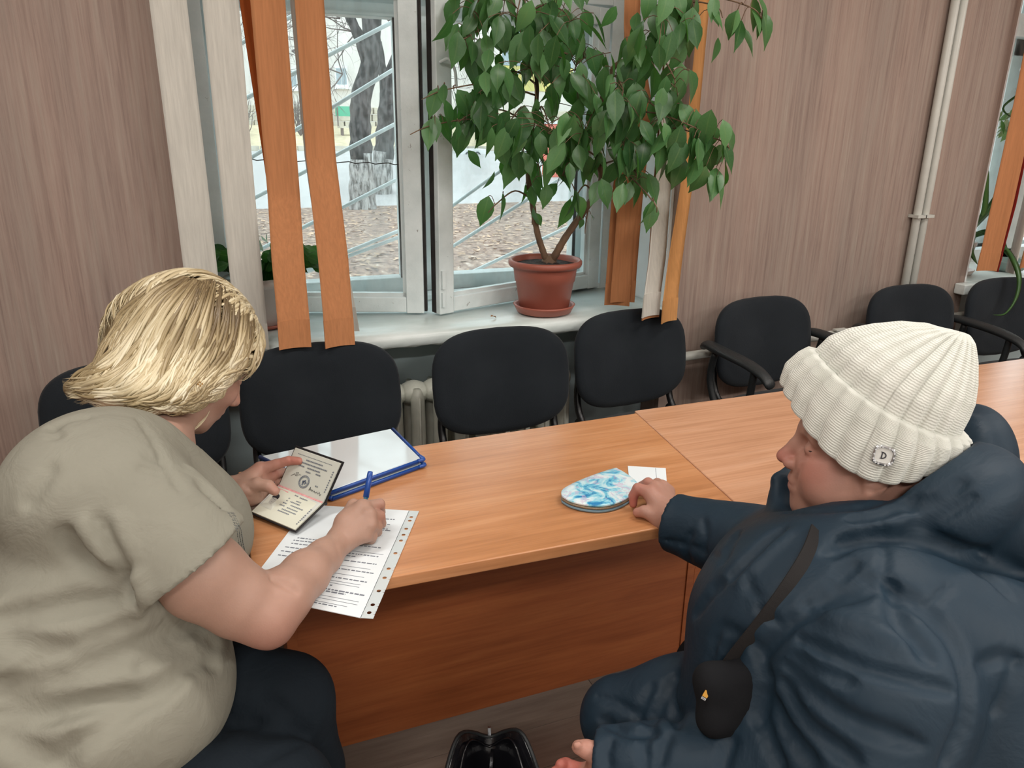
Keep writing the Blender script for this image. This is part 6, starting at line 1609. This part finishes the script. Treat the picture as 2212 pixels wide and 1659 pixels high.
a, b = F4[1]+Vector((0,0,0.0004)), F4[2]+Vector((0,0,0.0004)); d = (b-a).normalized(); sd = Vector((-d.y, d.x, 0)); sd = sd if sd.x > 0 else -sd; L = (b-a).length
wst = 0.0185; holes = [0.075,0.115,0.205,0.27,0.33,0.455,0.60,0.68,0.79,0.90,0.96]
q = MB(); prev = 0.0; u_ = lambda x, s_: a+d*(L*x)+sd*s_
def cell(x0, x1, s0, s1): q.add([u_(x0,s0), u_(x1,s0), u_(x1,s1), u_(x0,s1), u_(x0,s0)+top*0.5, u_(x1,s0)+top*0.5, u_(x1,s1)+top*0.5, u_(x0,s1)+top*0.5], [(0,3,2,1),(4,5,6,7),(0,1,5,4),(1,2,6,5),(2,3,7,6),(3,0,4,7)])
hw = 0.0035/L*1.2
for h_ in holes:
    cell(prev, h_-hw, -0.001, wst); prev = h_+hw
    # frame round each hole: rectangle outside, circle inside
    outer, inner = [], []
    for k in range(16):
        an = 2*PI*(k+0.5)/16; c_, s_ = math.cos(an), math.sin(an); mm = max(abs(c_), abs(s_))
        outer.append(u_(h_+hw*c_/mm, 0.00875+0.00975*s_/mm)+top*0.5); inner.append(u_(h_+hw*0.85*c_, 0.009+0.0034*s_)+top*0.5)
    q.add(outer+inner, [(k,(k+1)%16,16+(k+1)%16,16+k) for k in range(16)])
cell(prev, 1.0, -0.001, wst)
m, nt, b_ = new_mat('clear_sleeve'); b_.inputs['Base Color'].default_value = (*sr(214,224,226), 1); b_.inputs['Roughness'].default_value = 0.25; b_.inputs['Alpha'].default_value = 0.8; M['sleeve'] = m
build('perforated_strip', q, M['sleeve'], fm)
# passport held open in a black cover
def pzt(px, py, z): return onZ(px, py, z)
BL_, BR_ = pzt(540,1110,0.7575), pzt(640,1152,0.7575); SR_, SL_ = pzt(705,1088,0.778), pzt(603,1048,0.780); TR_, TL_ = pzt(745,998,0.862), pzt(640,962,0.862)
ps = thing('passport', 'open passport in a black cover held upright in the left hand', 'passport', tuple((SR_+SL_)/2))
def slab(P, th, sgn=1):
    q = MB(); P = [Vector(p) for p in P]; nn = (P[1]-P[0]).cross(P[3]-P[0]).normalized(); nn = nn if nn.dot(-Vector(CF)) > 0 else -nn
    o = [p+nn*th for p in P]; q.add(P+o, [(0,1,2,3),(7,6,5,4),(0,4,5,1),(1,5,6,2),(2,6,7,3),(3,7,4,0)]); return q, nn
M['cover'] = mat('black_leather_cover', (28,26,30), 0.45, 0.1, 60, bmp=0.1)
q, nlo = slab([BL_, BR_, SR_, SL_], 0.002); q2_, nup = slab([SL_, SR_, TR_, TL_], 0.002); q.add(q2_.v, q2_.f)
q.tube([SL_-nlo*0.001, SR_-nlo*0.001], 0.0032, 8); build('cover', q, M['cover'], ps, bevel=0.001)
def ins(P, n, u0, u1, v0, v1, lift): return [bil(P, u, v)+n*lift for (u, v) in ((u0,v0),(u1,v0),(u1,v1),(u0,v1))]
lowP = [BL_, BR_, SR_, SL_]; upP = [SL_, SR_, TR_, TL_]
M['page'] = mat('passport_page', (214,216,206), 0.6, 0.03, 5); M['pageY'] = mat('laminated_page', (220,222,206), 0.35, 0.03, 5); M['pink'] = mat('pink_guilloche', (220,160,160), 0.7, 0.2, 200)
q, _ = slab(ins(lowP, nlo, 0.03, 0.965, 0.035, 0.985, 0.0022), 0.0025); build('photo_page', q, M['pageY'], ps)
q, _ = slab(ins(upP, nup, 0.035, 0.965, 0.015, 0.955, 0.0022), 0.0025); build('upper_page', q, M['page'], ps)
def flat(P, n, u0, u1, v0, v1, lift, q): 
    W = ins(P, n, u0, u1, v0, v1, lift); q.add(W, [(0,1,2,3)])
q = MB(); flat(lowP, nlo, 0.03, 0.965, 0.92, 0.985, 0.0049, q); flat(upP, nup, 0.035, 0.965, 0.015, 0.03, 0.0049, q); flat(lowP, nlo, 0.06, 0.3, 0.83, 0.88, 0.0049, q); build('pink_band', q, M['pink'], ps)
q = MB(); flat(lowP, nlo, 0.03, 0.965, 0.30, 0.92, 0.0048, q); build('data_field', q, mat('grey_green_field', (206,210,204), 0.6, 0.03, 20), ps)
q = MB(); flat(lowP, nlo, 0.07, 0.31, 0.26, 0.76, 0.00495, q); build('portrait_ground', q, mat('photo_white', (224,228,216), 0.5, 0.02, 20), ps)
def disc(P, n, u, v, ru, rv, lift, q, a0=0, a1=2*PI, k=20):
    c = bil(P, u, v)+n*lift; pts = [bil(P, u+ru*math.cos(a0+(a1-a0)*i/k), v+rv*math.sin(a0+(a1-a0)*i/k))+n*lift for i in range(k+1)]; q.add([c]+pts, [(0,i+1,i+2) for i in range(k)])
q = MB(); disc(lowP, nlo, 0.19, 0.53, 0.055, 0.15, 0.0051, q); build('portrait_face', q, mat('photo_grey', (190,190,182), 0.6), ps)
q = MB(); disc(lowP, nlo, 0.185, 0.60, 0.062, 0.115, 0.0052, q, -0.15, PI+0.25); build('portrait_hair', q, M['inkd'], ps)
q = MB(); disc(lowP, nlo, 0.19, 0.26, 0.115, 0.15, 0.0051, q, 0, PI); build('portrait_shoulders', q, mat('photo_pale', (206,208,196), 0.6), ps)
q = MB()
def pdash(P, n, u0, u1, v, hv, q, lift=0.0053): flat(P, n, u0, u1, v-hv/2, v+hv/2, lift, q)
for (u, v) in ((0.172,0.55),(0.205,0.55)): pdash(lowP, nlo, u-0.01, u+0.01, v, 0.016, q)
pdash(lowP, nlo, 0.178, 0.2, 0.47, 0.012, q)
def ptext(P, n, u0, u1, v, hv):
    u = u0
    while u < u1: w = rt2.uniform(0.012,0.03); pdash(P, n, u, min(u1,u+w), v, hv, q); u += w+0.007
for (u0,u1,v) in ((0.45,0.52,0.855),(0.56,0.72,0.84),(0.40,0.43,0.72),(0.56,0.66,0.72),(0.40,0.43,0.64),(0.48,0.68,0.65),(0.38,0.46,0.56),(0.54,0.80,0.56),(0.36,0.46,0.48),(0.52,0.74,0.47),(0.46,0.76,0.39),(0.42,0.66,0.32)): ptext(lowP, nlo, u0, u1, v, 0.032)
for (u0,u1,v) in ((0.14,0.84,0.86),): ptext(upP, nup, u0, u1, v, 0.012)
for (u0,u1,v) in ((0.34,0.68,0.78),(0.28,0.80,0.70),(0.42,0.68,0.62),(0.24,0.36,0.62),(0.42,0.52,0.53),(0.62,0.72,0.55),(0.70,0.76,0.30)): ptext(upP, nup, u0, u1, v, 0.03)
for P, n, v0 in ((lowP, nlo, 0.18),(upP, nup, 0.25)):
    for k in range(9): pdash(P, n, 0.90, 0.925, v0+0.055*k+(0.03 if k > 5 else 0), 0.03, q)
build('printed_text', q, M['ink'], ps, kind='stuff')
# round stamp and two signatures
q = MB(); c0 = (0.47, 0.30)
def pcurve(P, n, pts, r, q, lift=0.0053): q.tube([bil(P, u, v)+n*lift for (u, v) in pts], r, 4)
for r in (0.098, 0.078): pcurve(upP, nup, [(c0[0]+r*math.cos(2*PI*i/36), c0[1]+r*1.5*math.sin(2*PI*i/36)) for i in range(37)], 0.00045, q)
for k in range(22):
    a = 2*PI*k/22; disc(upP, nup, c0[0]+0.088*math.cos(a), c0[1]+0.132*math.sin(a), 0.005, 0.008, 0.0054, q, k=6)
for k in range(15):
    a = rt2.uniform(0, 2*PI); r = rt2.uniform(0, 0.05); disc(upP, nup, c0[0]+r*math.cos(a), c0[1]+r*1.5*math.sin(a), 0.013, 0.02, 0.0054, q, k=6)
build('round_stamp', q, mat('stamp_ink', (96,108,128), 0.8), ps)
q = MB(); pcurve(upP, nup, [(0.62,0.16),(0.63,0.24),(0.645,0.17),(0.66,0.2),(0.675,0.16),(0.69,0.2),(0.71,0.16),(0.73,0.19),(0.75,0.15),(0.78,0.19),(0.80,0.15),(0.83,0.2),(0.85,0.13),(0.87,0.17)], 0.0005, q)
pcurve(upP, nup, [(0.18,0.33),(0.24,0.40),(0.27,0.36),(0.26,0.44),(0.30,0.46),(0.28,0.36),(0.33,0.42),(0.36,0.42)], 0.00035, q); build('signature', q, M['inkd'], ps)
# blue plastic folders with papers
fo = [onZ(563,980,0.778), onZ(850,920,0.778), onZ(915,985,0.778), onZ(716,1056,0.778)]
def folder(name, label, zo, z0, dx):
    P = [Vector((p.x+dx, p.y, z0)) for p in zo]; t = thing(name, label, 'folder', tuple((P[0]+P[2])/2), 'blue document folders')
    q = quad_sheet(P, 0.0025); build('back_cover', q, M['blue'], t, bevel=0.0008)
    I = lambda u0,u1,v0,v1,zz: [bil(P,u0,v0)+Vector((0,0,zz)), bil(P,u1,v0)+Vector((0,0,zz)), bil(P,u1,v1)+Vector((0,0,zz)), bil(P,u0,v1)+Vector((0,0,zz))]
    build('papers', quad_sheet(I(0.03,0.975,0.02,0.99,0.0026), 0.004), M['paper'], t)
    build('front_cover', quad_sheet(I(0.015,0.98,0.005,0.965,0.0068), 0.0006), M['gloss'], t)
    # rolled blue edge
    a, b, c, d_ = I(0,1,0,1,0.0058)
    q = MB()
    for p0, p1, r in ((b,c,0.0036),(c,d_,0.0034),(a,d_,0.0045)): q.tube([p0,p1], r, 10)
    q.tube(smooth_path([b.lerp(c,0.9), c+Vector((0.002,0.0,0)), c.lerp(d_,0.06)],4), 0.0042, 10)
    build('zip_edge', q, M['blue'], t, smooth=True); return t
M['blue'] = mat('blue_plastic', (26,72,150), 0.35, 0.12, 12); M['gloss'] = mat('glossy_clear_cover', (206,216,220), 0.07, 0.05, 3, spec=0.6)
folder('document_folder', 'lower blue folder of papers, its edge showing under the other folder', fo, TZ+0.001, 0.0)
folder('document_folder', 'upper blue-edged folder with glossy clear cover behind the passport', fo, TZ+0.0145, -0.002)
# pen
pa = Vector(D3(800,1019,1.40)); pb = Vector(D3(789,1083,1.378)); dpen = (pb-pa).normalized(); tip = pa+dpen*0.138
pe = thing('pen', 'blue ballpoint pen upright in the writing hand', 'pen', tuple(tip))
pa = tip-dpen*0.138
build('barrel', MB().tube([pa+dpen*0.03, tip-dpen*0.012], 0.0041, 6), mat('teal_clear_barrel', (40,96,122), 0.2), pe)
build('cap', MB().tube([pa, pa+dpen*0.004, pa+dpen*0.048], [0.0045,0.0052,0.0056], 12), mat('blue_cap', (34,74,150), 0.3), pe, smooth=True)
q = MB().tube([tip-dpen*0.012, tip], [0.0036,0.0006], 8); build('nib', q, M['silver'], pe)
# patterned zip pouch
pl = [(1213,1082),(1216,1066),(1262,1043),(1322,1022),(1336,1023),(1364,1041),(1376,1056),(1364,1078),(1336,1095),(1300,1103),(1264,1101),(1232,1093)]
po = thing('zip_pouch', 'small rounded pouch with watery blue and lilac print beside the card', 'pouch', tuple(onZ(1295,1068,TZ)))
m, nt, b_ = new_mat('watercolour_print'); v = coords(nt)
n1 = noise(nt, v, 26, 5, 0.6, 1.2); n2 = noise(nt, v, 34, 4, 0.6, 2.0)
r1 = ramp(nt, n1, [(0.36, sr(40,130,185)), (0.45, sr(120,200,225)), (0.52, sr(190,228,238)), (0.62, sr(224,236,240))]); r2 = ramp(nt, n2, [(0.57, (0,0,0)), (0.62, (0.75,0.75,0.75)), (0.65, (0.35,0.35,0.35))])
mx = nt.nodes.new('ShaderNodeMix'); mx.data_type = 'RGBA'; nt.links.new(r2.outputs[0], mx.inputs[0]); nt.links.new(r1.outputs[0], mx.inputs[6]); mx.inputs[7].default_value = (*sr(196,170,206), 1)
nt.links.new(mx.outputs[2], b_.inputs['Base Color']); b_.inputs['Roughness'].default_value = 0.35; M['print'] = m
def outl(zz, s_=1.0, dz=0.0):
    P = [onZ(px, py+6, TZ) for (px, py) in pl]; c = sum(P, Vector())/len(P); P = smooth_path([c+(p-c)*s_ for p in P]+[c+(P[0]-c)*s_], 4)[:-1]
    return [Vector((p.x, p.y, zz)) for p in P]
def puff(z0, z1, hmid, name, m):
    R = [outl(z0, 0.97), outl(z0+0.0012, 1.0), outl(z1-0.001, 1.0), outl(z1, 0.985), outl(z1+hmid*0.6, 0.8), outl(z1+hmid, 0.4), outl(z1+hmid, 0.01)]
    q = MB(); 
    R = [list(r) for r in R]
    a_ = sum(R[1][i].x*R[1][(i+1)%len(R[1])].y-R[1][(i+1)%len(R[1])].x*R[1][i].y for i in range(len(R[1])))
    if a_ < 0: R = [r[::-1] for r in R]
    q.rings(R, True, True); return build(name, q, m, po, smooth=True)
puff(TZ+0.0005, TZ+0.006, 0.001, 'lower_half', mat('grey_blue_edge', (120,150,165), 0.5, 0.1, 40))
puff(TZ+0.007, TZ+0.012, 0.0005, 'zip_tape', mat('brass_zip', (150,138,118), 0.4, 0.25, 300, metal=0.3))
puff(TZ+0.0125, TZ+0.0175, 0.003, 'upper_half', M['print'])
# white card
P = [onZ(1356,1007,TZ+0.0005), onZ(1438,1012,TZ+0.0005), onZ(1441,1050,TZ+0.0005), onZ(1360,1044,TZ+0.0005)]
ca_ = thing('card', 'blank white card with a fold line under the hand of the navy jacket', 'card', tuple((P[0]+P[2])/2))
build('sheet', quad_sheet(P, 0.0008), M['paper'], ca_)
a, b = bil(P, 0.73, 0.05)+Vector((0,0,0.0009)), bil(P, 0.74, 0.98)+Vector((0,0,0.0009)); q = MB(); q.tube([a,b], 0.0004, 4); build('fold_line', q, M['ink'], ca_)
# open black handbag on the floor, its long side pointing at the table
tipb = onZ(1057,1584,0.315); hdir = Vector((0.30,0.95,0)).normalized(); hn_ = Vector((hdir.y,-hdir.x,0)); hL, hWd = 0.17, 0.092
hc_ = tipb-hdir*hL; hc_.z = 0
hbg = thing('handbag', 'open black handbag at the bottom edge in front of the table panel', 'bag', (hc_.x, hc_.y, 0.0))
M['patent'] = mat('black_patent_leather', (20,20,24), 0.22, 0.1, 30, bmp=0.08)
def bring(z, l, w, lob=0.0, n=64):
    R = []
    for j in range(n):
        a = 2*PI*j/n-PI; c_, s_ = math.cos(a), math.sin(a); aa = min(abs(a), PI-abs(a))
        R.append(Vector((hc_.x, hc_.y, z+lob*math.exp(-((aa-0.62)/0.34)**2)-lob*0.35*math.exp(-(aa/0.15)**2)))+hdir*(l*c_)+hn_*(w*abs(s_)**0.8*(1 if s_ > 0 else -1)))
    return R
rim = bring(0.315, hL, hWd, 0.028)
R = [bring(0.004,hL*0.8,0.05), bring(0.02,hL*0.86,0.062), bring(0.16,hL*0.92,0.07), bring(0.26,hL*0.97,hWd*0.95), rim, bring(0.314,hL*0.975,hWd*0.93,0.028), bring(0.2,hL*0.9,0.058), bring(0.03,hL*0.8,0.045)]
q = MB(); q.rings(R, True, True); build('bag_shell', q, M['patent'], hbg, smooth=True)
q = MB(); q.tube(rim+[rim[0]], 0.0042, 8); build('rim_piping', q, M['black_plastic'], hbg, smooth=True)
r2 = bring(0.300, hL*0.95, hWd*0.72, 0.030); q = MB(); q.tube(r2+[r2[0]], 0.0028, 6); build('zip_edge', q, M['patent'], hbg, smooth=True)
q = MB(); R = [[hc_+hdir*(hL*0.93*u)+hn_*(v+0.008*math.sin(u*7))+Vector((0,0,z)) for u in (-1,-0.5,0,0.5,1)] for (v, z) in ((-0.003,0.06),(-0.003,0.285),(0.003,0.285),(0.003,0.06))]
q.rings(R, False, False); build('inner_divider', q, M['patent'], hbg)
q = MB(); q.obox(tipb+Vector((0,0,0.006)), hn_, hdir, (0,0,1), 0.003, 0.003, 0.009); build('zip_pull', q, M['silver'], hbg)
for s_ in (-1, 1):
    q = MB(); b0 = hc_+hn_*(hWd*0.95*s_)+Vector((0,0,0.27)); q.tube(smooth_path([b0+hdir*0.07, b0+hdir*0.075+hn_*0.03*s_-Vector((0,0,0.05)), b0+hn_*0.045*s_-Vector((0,0,0.16)), b0-hdir*0.075+hn_*0.03*s_-Vector((0,0,0.05)), b0-hdir*0.07], 6), 0.006, 8); build('handle', q, M['black_plastic'], hbg, smooth=True)
